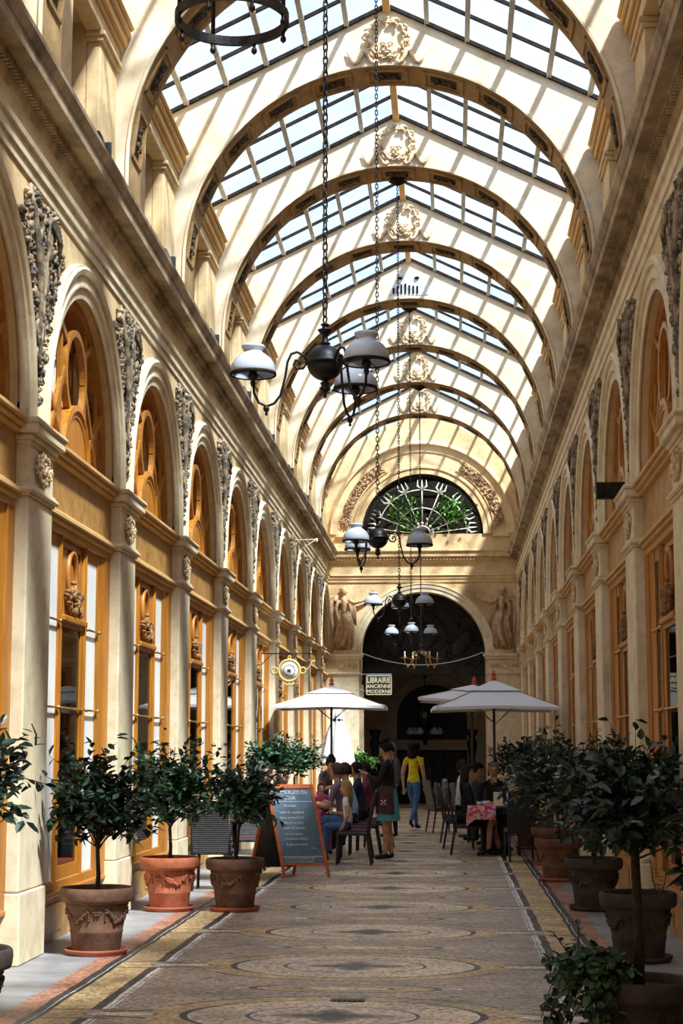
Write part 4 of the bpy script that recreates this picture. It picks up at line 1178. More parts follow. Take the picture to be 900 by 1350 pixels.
# ------------------------------------------------------------------ signs
o = thing('hanging_sign', 'dark hanging sign lettered LIBRAIRIE ANCIENNE MODERNE in cream beside the entrance', 'sign', (-1.12, 44.4, 2.98))
m = MB(); m.box(-.33, .33, -.03, .03, 0, .50, 0, None, .004); m.build('board', 'sign_dark', o)
m = MB()
for a in ((-.33, .33, .485, .5), (-.33, .33, 0, .015), (-.33, -.318, 0, .5), (.318, .33, 0, .5)): m.box(a[0], a[1], -.036, -.03, a[2], a[3])
m.build('border', 'cream_paint', o)
for s_, sz, z, sx in (('LIBRAIRIE', .205, .31, .72), ('ANCIENNE', .135, .175, .95), ('MODERNE', .135, .04, 1.0)): text('lettering', s_, sz, (0, -.034, z), (PI / 2, 0, 0), 'cream_paint', .003, o, sx=sx)
m = MB(); m.tube([(-.62, 0, .53), (.33, 0, .53)], .012, 6); m.tube([(-.62, 0, .10), (-.45, 0, .14), (-.34, 0, .08)], .008, 5); m.tube([(-.28, 0, .53), (-.28, 0, .5)], .006, 4); m.tube([(.28, 0, .53), (.28, 0, .5)], .006, 4); m.build('bracket', 'grey_case', o)
m = MB(); m.box(-.66, -.60, -.4, 1.6, -2.98, .56, 0, None, .004)
# ornate round sign
o = thing('round_sign', 'cream and gold round hanging sign with a black compass star and curled sides', 'sign', (-2.1, 30.0, 2.96))
g = lambda x, z: (x, 0, z)
m = MB(); m.lathe([(0, -.015), (.155, -.015), (.155, .015), (0, .015)], 32, M=Matrix.Rotation(PI / 2, 4, 'X')); m.build('disc', 'blind', o)
m = MB(); m.tube([(.185 * math.cos(q * PI / 16), 0, .185 * math.sin(q * PI / 16)) for q in range(32)], .026, 8, closed=True)
m.tube([(-.26 + .055 * math.cos(q * PI / 8), 0, .055 * math.sin(q * PI / 8)) for q in range(16)], .018, 6, closed=True)
m.tube([(.24 + .05 * math.cos(q * PI / 8), 0, .055 * math.sin(q * PI / 8)) for q in range(16)], .018, 6, closed=True)
m.tube([g(.28, .03), g(.33, .02), g(.37, .09), g(.40, .16), g(.46, .17)], .016, 6)
m.tube([g(-.09, -.21), g(-.05, -.26), g(0, -.235), g(.05, -.26), g(.09, -.21)], .016, 6)
m.tube([(.025 * math.cos(q * PI / 6), 0, .235 + .025 * math.sin(q * PI / 6)) for q in range(12)], .010, 5, closed=True); m.build('scrolled_rim', 'gold_paint', o)
m = MB()
for q in range(8):
    a = q * PI / 4; m.add([(.055 * math.cos(a), -.02, .055 * math.sin(a)), (.018 * math.cos(a + .4), -.02, .018 * math.sin(a + .4)), (0, -.026, 0), (.018 * math.cos(a - .4), -.02, .018 * math.sin(a - .4))], [[0, 1, 2, 3]])
m.tube([(.10 * math.cos(q * PI / 12), -.017, .10 * math.sin(q * PI / 12)) for q in range(24)], .005, 4, closed=True)
m.build('compass_star', 'black_iron', o)
m = MB(); m.tube([(-.5, 0, .30), (.42, 0, .30)], .010, 6); m.tube([(0, 0, .26), (0, 0, .30)], .005, 4); m.tube([(-.5, 0, .10), (-.3, 0, .30)], .007, 4); m.build('bracket', 'black_iron', o)
# black box on right wall
o = thing('wall_speaker', 'flat black box fixed beside an arch on the right wall above a capital', 'speaker', (2.37, 17.35, 4.12))
m = MB(); m.box(-.15, .15, -.05, .05, 0, .17, 0, None, .008); m.build('case', 'black_iron', o); m = MB(); m.box(-.13, .13, -.055, -.05, .015, .155); m.build('grille', 'dark_metal', o)
m = MB(); m.box(.1, .22, .0, .03, .06, .10); m.build('bracket', 'black_iron', o)
# white cable sagging across the entrance
m = MB(); pts = [(-1.68 + 3.3 * q / 24, D - .25, 4.16 - .34 * (1 - ((q - 12) / 12) ** 2)) for q in range(25)]; m.tube(pts, .012, 5)
tag(m.build('hanging_cable', 'white_case'), 'thin pale cable sagging across the entrance arch between the capitals', 'cable')
# left wall bracket rod
m = MB(); m.tube([(0, 0, 0), (.5, 0, .02)], .012, 6); m.tube([(0, 0, -.30), (.5, 0, .02)], .008, 5); m.ell((.5, 0, 0), (.03, .03, .05))
tag(m.build('wall_bracket', 'cream_paint', loc=(-2.56, 35.6, 5.95)), 'thin pale triangular bracket sticking out under the left cornice', 'bracket')
# floor drain
m = MB(); m.box(-.11, .11, -.06, .06, .001, .006)
for q in range(6): m.box(-.09 + .032 * q, -.075 + .032 * q, -.045, .045, .006, .009)
tag(m.build('floor_drain', 'black_iron', loc=(.05, 11.25, 0)), 'small black drain cover set in the mosaic floor in the foreground', 'drain')
# pipe at left of entrance

m = MB(); m.box(-1.72, -1.60, D - .08, D + .10, 0, 3.3, 0, None, .006)
struct(m.build('trim_6', 'cornice_stone'), 'rough grey jamb strip at the left edge of the entrance arch', 'jamb')
# ------------------------------------------------------------------ potted trees
def make_pot(o, sc, mat, seed, saucer=True):
    rg = random.Random(seed)
    z = .03 if saucer else 0
    if saucer:
        m = MB(); m.lathe([(.19, 0), (.235, .004), (.25, .03), (.255, .045), (.24, .045), (.228, .02), (.10, .018), (0, .018)], 36); m.map(lambda x, y, q: (x * sc, y * sc, q * sc)); m.build('saucer', 'terracotta_saucer' if mat != 'terracotta_dark' else mat, o)
    m = MB()
    pr = [(.0, 0), (.185, 0), (.19, .012), (.205, .14), (.211, .15), (.205, .16), (.243, .345), (.25, .355), (.243, .362), (.262, .372), (.285, .38), (.292, .40), (.296, .44), (.293, .475), (.28, .487), (.262, .48), (.255, .44), (.25, .40)]
    m.lathe(pr, 44); m.map(lambda x, y, q: (x * sc, y * sc, (q + z) * sc)); m.build('pot', mat, o)
    m = MB(); m.lathe([(.252, .43), (.15, .445), (0, .452)], 24, cap=False); m.map(lambda x, y, q: (x * sc, y * sc, (q + z) * sc)); m.build('soil', 'soil', o)
    R = lambda q: .205 + (.243 - .205) * (q - .16) / .185
    for g_ in range(4):
        a0 = g_ * PI / 2 + seed
        m = MB()
        for i in range(15):
            t = i / 14; a = a0 + (t - .5) * .95; zz = .315 - .075 * math.sin(PI * t)
            for j in range(2):
                m.ell(((R(zz) + .004) * math.cos(a), (R(zz) + .004) * math.sin(a), zz + rg.uniform(-.012, .012) * (1 + math.sin(PI * t))), (.016, .016, .013 + .006 * math.sin(PI * t)), None, 0, 6, 4)
        for s2 in (-1, 1):
            a = a0 + s2 * .5
            for q in range(4): m.ell(((R(.29 - .015 * q) + .003) * math.cos(a), (R(.29 - .015 * q) + .003) * math.sin(a), .30 - .018 * q), (.011, .011, .012), None, 0, 6, 4)
        m.map(lambda x, y, q: (x * sc, y * sc, (q + z) * sc)); m.build('garland', mat, o)
        m = MB(); a = a0 + PI / 4; c = Vector(((R(.30) + .004) * math.cos(a), (R(.30) + .004) * math.sin(a), .305)); tn = Vector((-math.sin(a), math.cos(a), 0))
        for cc in ((c, 1.0), (Vector(((R(.08) - .002) * math.cos(a0), (R(.08) - .002) * math.sin(a0), .075)), .85)):
            c, k = cc; aa = a if k == 1 else a0; tn = Vector((-math.sin(aa), math.cos(aa), 0))
            m.ell(c, (.012, .012, .012), None, 0, 6, 4)
            for q in range(6): m.ell(c + (tn * math.cos(q * PI / 3) + Vector((0, 0, 1)) * math.sin(q * PI / 3)) * .022 * k, (.012, .012, .011), None, 0, 6, 4)
        m.map(lambda x, y, q: (x * sc, y * sc, (q + z) * sc)); m.build('rosette', mat, o)
    return (z + .45) * sc
def tree(x, y, label, cat='potted tree', rx=.52, ry=.5, rz=.47, zc=1.25, pot='terracotta_brown', sc=1.0, seed=1, n_tw=95, leaf='leaf_dark', L=.088, trunk=.018, saucer=True, lean=(0, 0), sprout=None, group=None, stub=.0):
    o = thing('potted_tree', label, cat, (x, y, 0), group=group)
    zp = make_pot(o, sc, pot, seed, saucer); rg = random.Random(seed * 13 + 1)
    zb = zc - rz * .75
    cx, cy = lean
    m = MB(); m.tube([(0, 0, zp - .03), (cx * .2 + .006, 0, zp + (zb - zp) * .4), (cx * .45 - .004, cy * .4, zb - .02), (cx * .7, cy * .7, zc - rz * .2)], [trunk * 1.2, trunk, trunk * .9, trunk * .5], 8)
    m.build('trunk', 'bark', o)
    br = MB(); lf = MB(); base = Vector((cx * .5, cy * .5, zb - .02))
    n_tw = int(n_tw * 1.9)
    for i in range(n_tw):
        th = rg.uniform(0, 2 * PI); ph = math.asin(rg.uniform(-.75, 1)); q = rg.random() ** .45
        wob = 1 + .18 * math.sin(3 * th + seed) + .12 * math.sin(5 * th + 2 * ph * 3 + seed * 2)
        e = Vector((cx + rx * q * wob * math.cos(ph) * math.cos(th), cy + ry * q * wob * math.cos(ph) * math.sin(th), zc + rz * q * wob * math.sin(ph)))
        e.x = max(-2.40 - x, min(2.40 - x, e.x))
        st = base.lerp(Vector((cx, cy, zc)), rg.uniform(.0, .9))
        md = st.lerp(e, .5) + Vector((rg.gauss(0, .04), rg.gauss(0, .04), .05))
        if i % 2 == 0: br.tube([st, md, e], [.006, .004, .002], 4)
        nl = rg.randint(7, 12)
        for j in range(nl):
            t = .35 + .68 * (j + rg.random()) / nl
            p = st.lerp(md, t * 2) if t < .5 else md.lerp(e, (t - .5) * 2)
            d = (e - st).normalized() * .5 + Vector((rg.gauss(0, .75), rg.gauss(0, .75), rg.gauss(-.12, .5)))
            up = Vector((rg.gauss(0, .45), rg.gauss(0, .45), 1))
            p.x = max(-2.46 - x, min(2.46 - x, p.x))
            if abs(p.x + x) > 2.38: d.x *= .25
            leaf_quad(lf, p, d, up, L * rg.uniform(.65, 1.3), L * rg.uniform(.42, .60))
    for (sx, sy, h) in (sprout or []):
        st = Vector((cx + sx, cy + sy, zc + rz * .4)); e = st + Vector((rg.gauss(0, .03), 0, h)); br.tube([st, st.lerp(e, .5) + Vector((.015, 0, 0)), e], [.006, .005, .003], 4)
        for j in range(int(h / .035)):
            p = st.lerp(e, j * .035 / h); leaf_quad(lf, p, Vector((rg.choice((-1, 1)) * rg.uniform(.5, 1), rg.gauss(0, .5), .35)), Vector((0, 0, 1)), L * .8, L * .36)
    br.build('branch', 'bark', o); lf.build('foliage', leaf, o, fixn=False)
    return o
tree(-2.08, 13.65, 'dark leaved tree in the nearest whole terracotta pot by the left wall', rx=.62, ry=.5, rz=.52, zc=1.20, seed=1, n_tw=120, lean=(.0, 0), sprout=[(.05, 0, .16), (-.25, 0, .05)])
tree(-2.10, 17.3, 'glossy green tree in the bright red terracotta pot, second from the left front', rx=.56, rz=.54, zc=1.22, seed=2, pot='terracotta_red', leaf='leaf_mid', n_tw=105, sc=1.02, sprout=[(.0, 0, .18)])
tree(-1.44, 17.3, 'small leaved tree in a brown pot standing between red pot and menu board', rx=.50, rz=.44, zc=1.14, seed=3, pot='terracotta_brown', leaf='leaf_mid', n_tw=85, lean=(.08, 0), trunk=.014)
tree(-1.98, 9.45, 'potted tree cut by the left picture edge, only dark branches showing', rx=.56, rz=.42, zc=1.45, seed=4, pot='terracotta_dark', n_tw=60, sprout=[(.4, 0, .12)])
tree(-2.05, 26.5, 'leafy tree against the left wall behind the menu board', rx=.62, rz=.38, zc=1.45, seed=5, leaf='leaf_mid', n_tw=110)
tree(-2.0, 30.0, 'leafy tree on the left beyond the diners near the white parasol pole', rx=.62, rz=.40, zc=1.42, seed=6, leaf='leaf_mid', n_tw=100)
tree(-1.3, 38.6, 'low green plant far back on the left beside the folded parasol', rx=.45, rz=.25, zc=1.30, seed=7, leaf='leaf_bright', n_tw=50)
tree(2.03, 21.4, 'dark tree in an orange brown pot, rightmost row, just beyond the empty wicker chair', rx=.78, rz=.56, zc=1.22, seed=8, pot='terracotta_brown', n_tw=120)
tree(2.12, 24.3, 'dark tree in a pot mostly hidden behind the orange brown pot on the right', rx=.80, rz=.55, zc=1.32, seed=9, pot='terracotta_brown', n_tw=120)
tree(2.0, 28.2, 'dark tree by the right wall beside the seated man with grey hair', rx=.62, rz=.36, zc=1.40, seed=10, n_tw=100)
tree(2.05, 32.5, 'farthest dark tree by the right wall under the white parasols', rx=.62, rz=.36, zc=1.45, seed=11, n_tw=80)
tree(2.14, 17.6, 'dark tree in a brown garlanded pot with moss on its saucer, right side', rx=.76, rz=.54, zc=1.22, seed=12, pot='terracotta_dark', n_tw=130, sprout=[(.05, 0, .42), (.16, 0, .2)], trunk=.02, L=.095)
tree(2.14, 13.45, 'dark tree in a wide shaded pot, second nearest on the right', rx=.72, rz=.48, zc=1.24, seed=13, pot='terracotta_dark', n_tw=130, trunk=.016, L=.10)
o = tree(1.66, 8.95, 'nearest dark tree at lower right in a black pot with ivy spilling over the rim', rx=.46, ry=.46, rz=.33, zc=1.30, seed=14, pot='terracotta_dark', sc=.93, n_tw=95, trunk=.026, L=.085, saucer=False)
rg = random.Random(77)
iv = MB(); st = MB()
for i in range(70):
    a0 = Vector((-.16 + rg.gauss(0, .07), -.05 + rg.gauss(0, .10), .48)); e = Vector((rg.uniform(-.50, -.12), rg.uniform(-.32, .22), rg.uniform(.04, .60)))
    md = Vector((a0.x * .4 + e.x * .6, e.y, .60 + rg.uniform(-.05, .10)))
    st.tube([(a0 * (1 - t) + md * t) * (1 - t) + (md * (1 - t) + e * t) * t for t in (0, .2, .4, .6, .8, 1)], .0025, 4)
    for j in range(16):
        t = (j + rg.random()) / 16; p = (a0 * (1 - t) + md * t) * (1 - t) + (md * (1 - t) + e * t) * t
        leaf_quad(iv, p, Vector((rg.gauss(-.3, .8), rg.gauss(-.3, .7), rg.gauss(-.2, .6))), Vector((rg.gauss(0, .4), rg.gauss(-.4, .4), 1)), rg.uniform(.035, .07), rg.uniform(.03, .055))
for sx, sz in ((-.43, .68), (-.30, .72), (-.48, .55)):
    st.tube([(-.3, 0, .5), (sx, -.05, sz)], .003, 4)
    for j in range(8): leaf_quad(iv, Vector((-.3, 0, .5)).lerp(Vector((sx, -.05, sz)), j / 8 + .1), Vector((rg.gauss(0, 1), rg.gauss(0, .5), .3)), Vector((0, 0, 1)), .05, .035)
st.build('ivy_stem', 'bark', o); iv.build('trailing_ivy', 'leaf_ivy', o, fixn=False)
tree(2.12, 7.2, 'tree at the right picture edge, only large dark leaves in view', rx=.52, ry=.4, rz=.42, zc=1.12, seed=15, pot='terracotta_dark', sc=.9, n_tw=80, L=.12, saucer=False)
# young plant inside pot 13
o = tag(thing('seedling', 'thin young plant with a few leaves growing in the second nearest right pot', 'plant', (2.28, 13.4, .46)))if False else thing('seedling', 'thin upright young plant with few leaves against the lower right shopfront', 'plant', (2.30, 13.42, .475))
m = MB(); lf = MB(); rg = random.Random(3)
for sx in (-.05, .05):
    m.tube([(sx * .3, 0, 0), (sx, 0, .15), (sx * 1.3, 0, .30)], .004, 4)
    for j in range(8): leaf_quad(lf, Vector((sx * (.5 + j * .1), 0, .06 + .03 * j)), Vector((rg.choice((-1, 1)), rg.gauss(0, .4), .3)), Vector((0, 0, 1)), .06, .03)
m.build('stem', 'bark', o); lf.build('leaves', 'leaf_mid', o, fixn=False)

# ------------------------------------------------------------------ furniture
def make_chair():
    o = thing('wicker_chair', '', 'chair')        # faces +x
    m = MB(); m.box(-.22, .23, -.22, .22, .40, .455, 0, None, .02); m.build('seat', 'rattan', o)
    m = MB(); m.box(-.20, .20, -.19, .19, .453, .468, 0, None, .006); m.build('cushion', 'cushion', o)
    m = MB(); n = 8
    for i in range(n):
        z0 = .42 + .56 * i / n; z1 = .42 + .56 * (i + 1) / n
        x0 = -.20 - .11 * ((z0 - .42) / .56) ** 1.2; x1 = -.20 - .11 * ((z1 - .42) / .56) ** 1.2
        m.add([(x0, -.21, z0), (x0, .21, z0), (x1, .21, z1), (x1, -.21, z1), (x0 - .03, -.21, z0), (x0 - .03, .21, z0), (x1 - .03, .21, z1), (x1 - .03, -.21, z1)], [(0, 1, 2, 3), (7, 6, 5, 4), (0, 3, 7, 4), (1, 5, 6, 2), (3, 2, 6, 7)] if i == n - 1 else [(0, 1, 2, 3), (7, 6, 5, 4), (0, 3, 7, 4), (1, 5, 6, 2)])
    m.build('backrest', 'rattan', o)
    m = MB()
    for s2 in (-1, 1): m.tube([(-.215, s2 * .215, .40), (-.25, s2 * .215, .68), (-.325, s2 * .215, .985)], .018, 6)
    m.tube([(-.325, -.215, .985), (-.335, 0, 1.0), (-.325, .215, .985)], .018, 6); m.build('back_frame', 'rattan', o)
    for x0, x1 in ((-.20, -.27), (.20, .21)):
        for s2 in (-1, 1):
            m = MB(); m.tube([(x0, s2 * .195, .42), (x1, s2 * .205, 0)], [.021, .016], 8); m.build('leg', 'rattan', o)
    return o
ch0 = make_chair(); first = [True]
def chair(x, y, deg, lab):
    o = ch0 if first[0] else dup(ch0, (0, 0, 0)); first[0] = False
    o.location = (x, y, 0); o.rotation_euler = (0, 0, math.radians(deg)); o['label'] = lab; o['group'] = 'black wicker chairs of the cafe terrace'
def make_table():
    o = thing('cafe_table', '', 'table')
    m = MB(); m.box(-.36, .36, -.36, .36, .715, .745, 0, None, .008); m.build('tabletop', 'dark_wood', o)
    m = MB(); m.tube([(0, 0, .05), (0, 0, .715)], .028, 10); m.lathe([(.12, .70), (.03, .68)], 12); m.ell((0, 0, .40), (.04, .04, .05)); m.build('pedestal', 'black_iron', o)
    m = MB()
    for q in range(4):
        a = q * PI / 2 + .78; m.tube([(0, 0, .10), (.15 * math.cos(a), .15 * math.sin(a), .06), (.32 * math.cos(a), .32 * math.sin(a), .022)], [.028, .022, .018], 6)
    m.build('foot', 'black_iron', o)
    return o
tb0 = make_table(); ft = [True]
def table(x, y, lab, cloth=None, clab=None):
    o = tb0 if ft[0] else dup(tb0, (0, 0, 0)); ft[0] = False
    o.location = (x, y, 0); o['label'] = lab; o['group'] = 'cafe tables of the terrace'
    if cloth:
        m = MB(); n = 40; rg = random.Random(int(x * 100)); ring = []
        for i in range(n):
            a = 2 * PI * i / n; c, s_ = math.cos(a), math.sin(a); k = .372 / max(abs(c), abs(s_)); ring.append((k * c, k * s_))
        vs = [(0, 0, .750)] + [(p[0], p[1], .750) for p in ring]; fs = [[0, 1 + i, 1 + (i + 1) % n] for i in range(n)]
        for lv, (dz, ex) in enumerate(((.10, .012), (.20, .035))):
            for i, p in enumerate(ring):
                w = 1 + ex * (1 + 1.2 * math.sin(i * 1.6)); cor = .05 if abs(abs(p[0]) - abs(p[1])) < .06 else 0
                vs.append((p[0] * w, p[1] * w, .750 - dz - cor * (lv + 1)))
        for lv in range(2):
            for i in range(n): a = 1 + lv * n + i; b = 1 + lv * n + (i + 1) % n; fs.append([a, b, b + n, a + n])
        m.add(vs, fs, 0, True)
        if cloth == 'patterned_cloth': m.map(lambda a, b, c: (a if a < 0 else a * .12, b, c))
        tag(m.build('tablecloth', cloth, loc=(x, y, 0)), clab, 'tablecloth')
table(-1.52, 24.35, 'cafe table under a pink cloth just behind the menu board', 'cloth_pink', 'bright pink cloth hanging over the table behind the menu board')
table(-1.52, 25.9, 'cafe table amid the seated group on the left, second from the menu board')
table(-1.50, 27.4, 'cafe table of the left group, third from the menu board')
table(-1.95, 21.3, 'bare cafe table in the shade left of the menu board')
table(1.34, 26.35, 'cafe table on the right with a floral cloth and menu card', 'patterned_cloth', 'red, pink and white patterned cloth on the right hand table')
table(1.38, 29.3, 'cafe table on the right, farther one behind the grey haired man')
for x, y, d, lab in ((-.66, 24.3, 180, 'wicker chair on which the long haired girl sits'), (-.70, 25.45, 180, 'wicker chair behind the man in grey purple shirt'), (-.62, 26.5, 180, 'wicker chair behind the man in the light blue shirt'),
                     (-.56, 27.5, 180, 'wicker chair behind the man in navy'), (-.50, 28.6, 182, 'wicker chair behind the man in maroon beside the waitress'),
                     (-2.02, 19.9, 90, 'wicker chair in shadow behind the third potted tree on the left'), (-1.95, 22.6, -90, 'wicker chair left of the menu board, facing the bare table'), (-2.15, 24.4, 0, 'wicker chair against the left wall behind the menu board'),
                     (.98, 26.55, 0, 'wicker chair holding the woman in the black dress'), (.86, 28.2, 0, 'empty wicker chair directly behind the black dressed woman'), (1.72, 25.15, 97, 'empty wicker chair seen from behind, right of the floral table'),
                     (1.40, 27.15, -90, 'wicker chair of the grey haired man facing the camera'), (.80, 30.0, 0, 'wicker chair of the man in the white shirt'), (1.95, 26.4, 180, 'wicker chair on the wall side of the floral table'), (.55, 33.5, 20, 'wicker chair with grey jacket near the dark passage')):
    chair(x, y, d, lab)
# jacket on far chair
m = MB(); m.tube([(.60, 33.35, 1.0), (.60, 33.42, .75), (.58, 33.45, .45)], [.10, .17, .15], 10, squash=.5); m.tube([(.74, 33.3, .95), (.78, 33.3, .7), (.76, 33.3, .45)], [.06, .055, .05], 8); m.tube([(.46, 33.3, .95), (.42, 33.3, .7), (.44, 33.3, .5)], [.06, .055, .05], 8)
tag(m.build('jacket', 'grey_fabric'), 'pale grey jacket hung over the chair nearest the passage', 'jacket')
# things on the right table
def small(name, mb, mat, loc, lab, cat, parts=()):
    o = mb.build(name, mat, loc=loc); tag(o, lab, cat); return o
m = MB(); m.prism([(-.05, 0), (.05, 0), (.006, .20), (-.006, .20)], -.065, .065, 'y'); o = small('menu_card', m, 'cream_paint', (1.42, 26.1, .752), 'tall cream folded menu card standing on the floral table', 'menu'); o.rotation_euler = (0, 0, PI / 2)
m = MB(); m.lathe([(.03, 0), (.045, .03), (.052, .07), (.048, .07), (.04, .03), (0, .01)], 16); small('bowl', m, 'porcelain', (1.24, 26.12, .752), 'small white bowl beside the menu card', 'bowl')
m = MB(); m.lathe([(.02, 0), (.035, .02), (.04, .055), (.036, .055), (0, .01)], 14); m.tube([(.04, 0, .045), (.058, 0, .035), (.04, 0, .02)], .005, 5); small('coffee_cup', m, 'porcelain', (1.14, 26.2, .752), 'white cup at the left end of the floral table', 'cup')
m = MB(); m.lathe([(.025, 0), (.03, .10), (.028, .10), (.022, .01), (0, .01)], 14); small('drinking_glass', m, 'window_glass', (1.50, 26.25, .752), 'clear drinking glass right of the menu card', 'glass')
m = MB(); m.lathe([(.04, 0), (.05, .09), (.06, .18), (.02, .19)], 12); o = small('napkin', m, 'cloth_white', (1.62, 26.45, .752), 'crumpled white napkin at the right end of the floral table', 'napkin')
for i, (x, y) in enumerate(((-1.35, 24.2), (-1.45, 25.8), (-1.62, 24.5))):
    m = MB(); m.lathe([(.028, 0), (.034, .12), (.031, .12), (.025, .01), (0, .01)], 14); small('drinking_glass', m, 'window_glass', (x, y, .752 if i != 1 else .746), ('clear glass at the edge of the pink tablecloth', 'clear glass on the second left table', 'clear glass in the middle of the pink tablecloth')[i], 'glass')

# ---- parasols
def parasol(x, y, r, ze, za, lab, tilt=0, zr=0, post='dark_wood'):
    o = thing('parasol', lab, 'parasol', (x, y, 0), zr)
    m = MB(); m.tube([(0, 0, .05), (0, 0, za)], .022, 10); m.build('pole', post, o)
    m = MB(); m.lathe([(.28, 0), (.28, .04), (.05, .06), (.035, .20), (0, .2)], 20); m.build('base', 'dark_stone', o)
    T = Matrix.Translation((0, 0, ze)) @ Matrix.Rotation(tilt, 4, 'Y') @ Matrix.Translation((0, 0, -ze))
    m = MB(); n = 4; h = za - ze
    N = 32; rings = []
    for fr, zz in ((1.0, ze - .05), (1.0, ze), (.66, ze + h * .30), (.33, ze + h * .62)):
        ring = []
        for i in range(N):
            a = 2 * PI * i / N; c, s_ = math.cos(a), math.sin(a); k = r / max(abs(c), abs(s_)); 
            sag = 0 if fr < 1 else .03 * (1 - (min(abs(c), abs(s_)) / max(abs(c), abs(s_))))
            ring.append((k * c * fr, k * s_ * fr, zz + sag))
        rings.append(ring)
    vs = [p for rr in rings for p in rr]; fs = []
    for j in range(3):
        for i in range(N): fs.append([j * N + i, j * N + (i + 1) % N, (j + 1) * N + (i + 1) % N, (j + 1) * N + i])
    m.add(vs, fs, 0, False, T); m.build('canopy', 'white_canvas', o)
    m = MB(); ring = []
    for i in range(N):
        a = 2 * PI * i / N; c, s_ = math.cos(a), math.sin(a); k = r * .42 / max(abs(c), abs(s_)); ring.append((k * c, k * s_, ze + h * .60))
    m.add(ring + [(0, 0, za)], [[i, (i + 1) % N, N] for i in range(N)], 0, False, T); m.build('vent_cap', 'white_canvas', o)
    for q in range(4):
        a = q * PI / 2 + PI / 4; m = MB(); m.tube([(0, 0, za - .03), (r * 1.40 * math.cos(a), r * 1.40 * math.sin(a), ze)], .009, 5, M=T)
        m.tube([(.02, 0, ze - .25), (r * .7 * math.cos(a), r * .7 * math.sin(a), ze + h * .42)], .007, 5, M=T); m.build('rib', 'pale_wood', o)
    m = MB(); m.lathe([(.02, za - .01), (.05, za + .01), (.045, za + .03), (.02, za + .05), (.045, za + .075), (.03, za + .11), (.012, za + .12), (.02, za + .14), (0, za + .155)], 12, M=T); m.build('finial', 'red_paint', o)
    return o
parasol(-1.46, 31.5, 1.0, 2.36, 2.76, 'open white parasol on the left above the diners, with red finial')
parasol(1.42, 27.78, .98, 2.24, 2.70, 'open white parasol on the right, the front one of the pair', zr=.05)
parasol(1.12, 31.8, .98, 2.42, 2.78, 'open white parasol on the right behind the front one, tilted to the left', tilt=.10)
o = thing('folded_parasol', 'closed white parasol tied at the top standing behind the left parasol pole', 'parasol', (-1.75, 37.5, 0))
m = MB(); N = 28; vs = []; fs = []
for rr, z in ((.34, 1.25), (.30, 1.5), (.20, 1.95), (.10, 2.22), (.14, 2.34), (.05, 2.5), (.02, 2.6)):
    for i in range(N):
        a = 2 * PI * i / N; q = rr * (1 + .22 * math.sin(i * PI / 2)); vs.append((q * math.cos(a), q * math.sin(a), z))
for j in range(6):
    for i in range(N): fs.append([j * N + i, j * N + (i + 1) % N, (j + 1) * N + (i + 1) % N, (j + 1) * N + i])
m.add(vs, fs, 0, True); m.build('canopy', 'white_canvas', o)
m = MB(); m.lathe([(.115, 2.20), (.12, 2.22), (.115, 2.25)], 16); m.build('strap', 'black_iron', o)
m = MB(); m.tube([(0, 0, 0), (0, 0, 2.7)], .02, 8); m.lathe([(.25, 0), (.25, .04), (.04, .06)], 18); m.build('pole', 'dark_wood', o)

# ---- menu board (A frame)
o = thing('menu_board', 'standing blue grey chalkboard menu with red wooden frame, writing in white chalk', 'menu board', (-1.09, 21.75, 0), math.radians(12))
tilt = Matrix.Rotation(-.20, 4, 'X') @ Matrix.Identity(4)
shear = Matrix.Identity(4); shear[0][2] = -.175
T = shear @ tilt
m = MB(); m.box(-.30, -.26, -.015, .015, 0, 1.17); m.box(.26, .30, -.015, .015, 0, 1.17); m.box(-.30, .30, -.018, .018, 1.12, 1.17); m.box(-.27, .27, -.01, .01, .15, .18); m.map(lambda x, y, z: tuple(T @ Vector((x, y, z)))); fr = m.build('front_frame', 'red_wood', o)
m = MB(); m.box(-.265, .265, -.008, .008, .16, 1.13); m.map(lambda x, y, z: tuple(T @ Vector((x, y, z)))); pn = m.build('chalk_panel', 'chalkboard', o)
def ct(s_, size, x, z, sx=1):
    q = text('chalk_writing', s_, size, (0, 0, 0), (0, 0, 0), 'chalk', .0015, None, 'LEFT')
    q.data.transform(T @ Matrix.Translation((x, -.012, z)) @ Matrix.Rotation(PI / 2, 4, 'X') @ Matrix.Diagonal((sx, 1, 1, 1))); q.parent = o
for s_, size, x, z, sx in (('NOS PLATS DU', .062, -.17, 1.045, .9), ('JOUR', .062, -.10, .975, 1.0), ('Entrees', .05, -.12, .885, 1), ('Salade de magrets de', .047, -.20, .80, .8), ('figues, poires & lard', .047, -.20, .735, .8), ('petits pois au curry', .047, -.20, .67, .8),
                       ('tartare de saumon', .047, -.19, .605, .8), ('cuit a la vapeur,', .047, -.18, .53, .8), ('mousseline, fenouil', .047, -.19, .47, .8), ('& glace au caramel', .045, -.18, .40, .8), ('17e', .045, .12, .345, 1), ('OUVERT TOUS LES JOURS DE 12H', .034, -.24, .225, .75), ('A 23H ET LE DIMANCHE A MIDI', .034, -.24, .185, .75)): ct(s_, size, x, z, sx)
m = MB(); m.box(-.255, .255, -.011, -.009, .255, .262); m.box(-.255, .255, -.011, -.009, .95, .955); m.map(lambda x, y, z: tuple(T @ Vector((x, y, z)))); m.build('chalk_line', 'chalk', o)
T2 = Matrix.Translation((-.19, .23, 1.15)) @ Matrix.Rotation(.28, 4, 'X') @ Matrix.Translation((0, 0, -1.19))
sh2 = Matrix.Identity(4); sh2[0][2] = .16
T2 = Matrix.Translation((-.20, .235, 1.15)) @ sh2 @ Matrix.Rotation(.28, 4, 'X') @ Matrix.Translation((0, 0, -1.19))
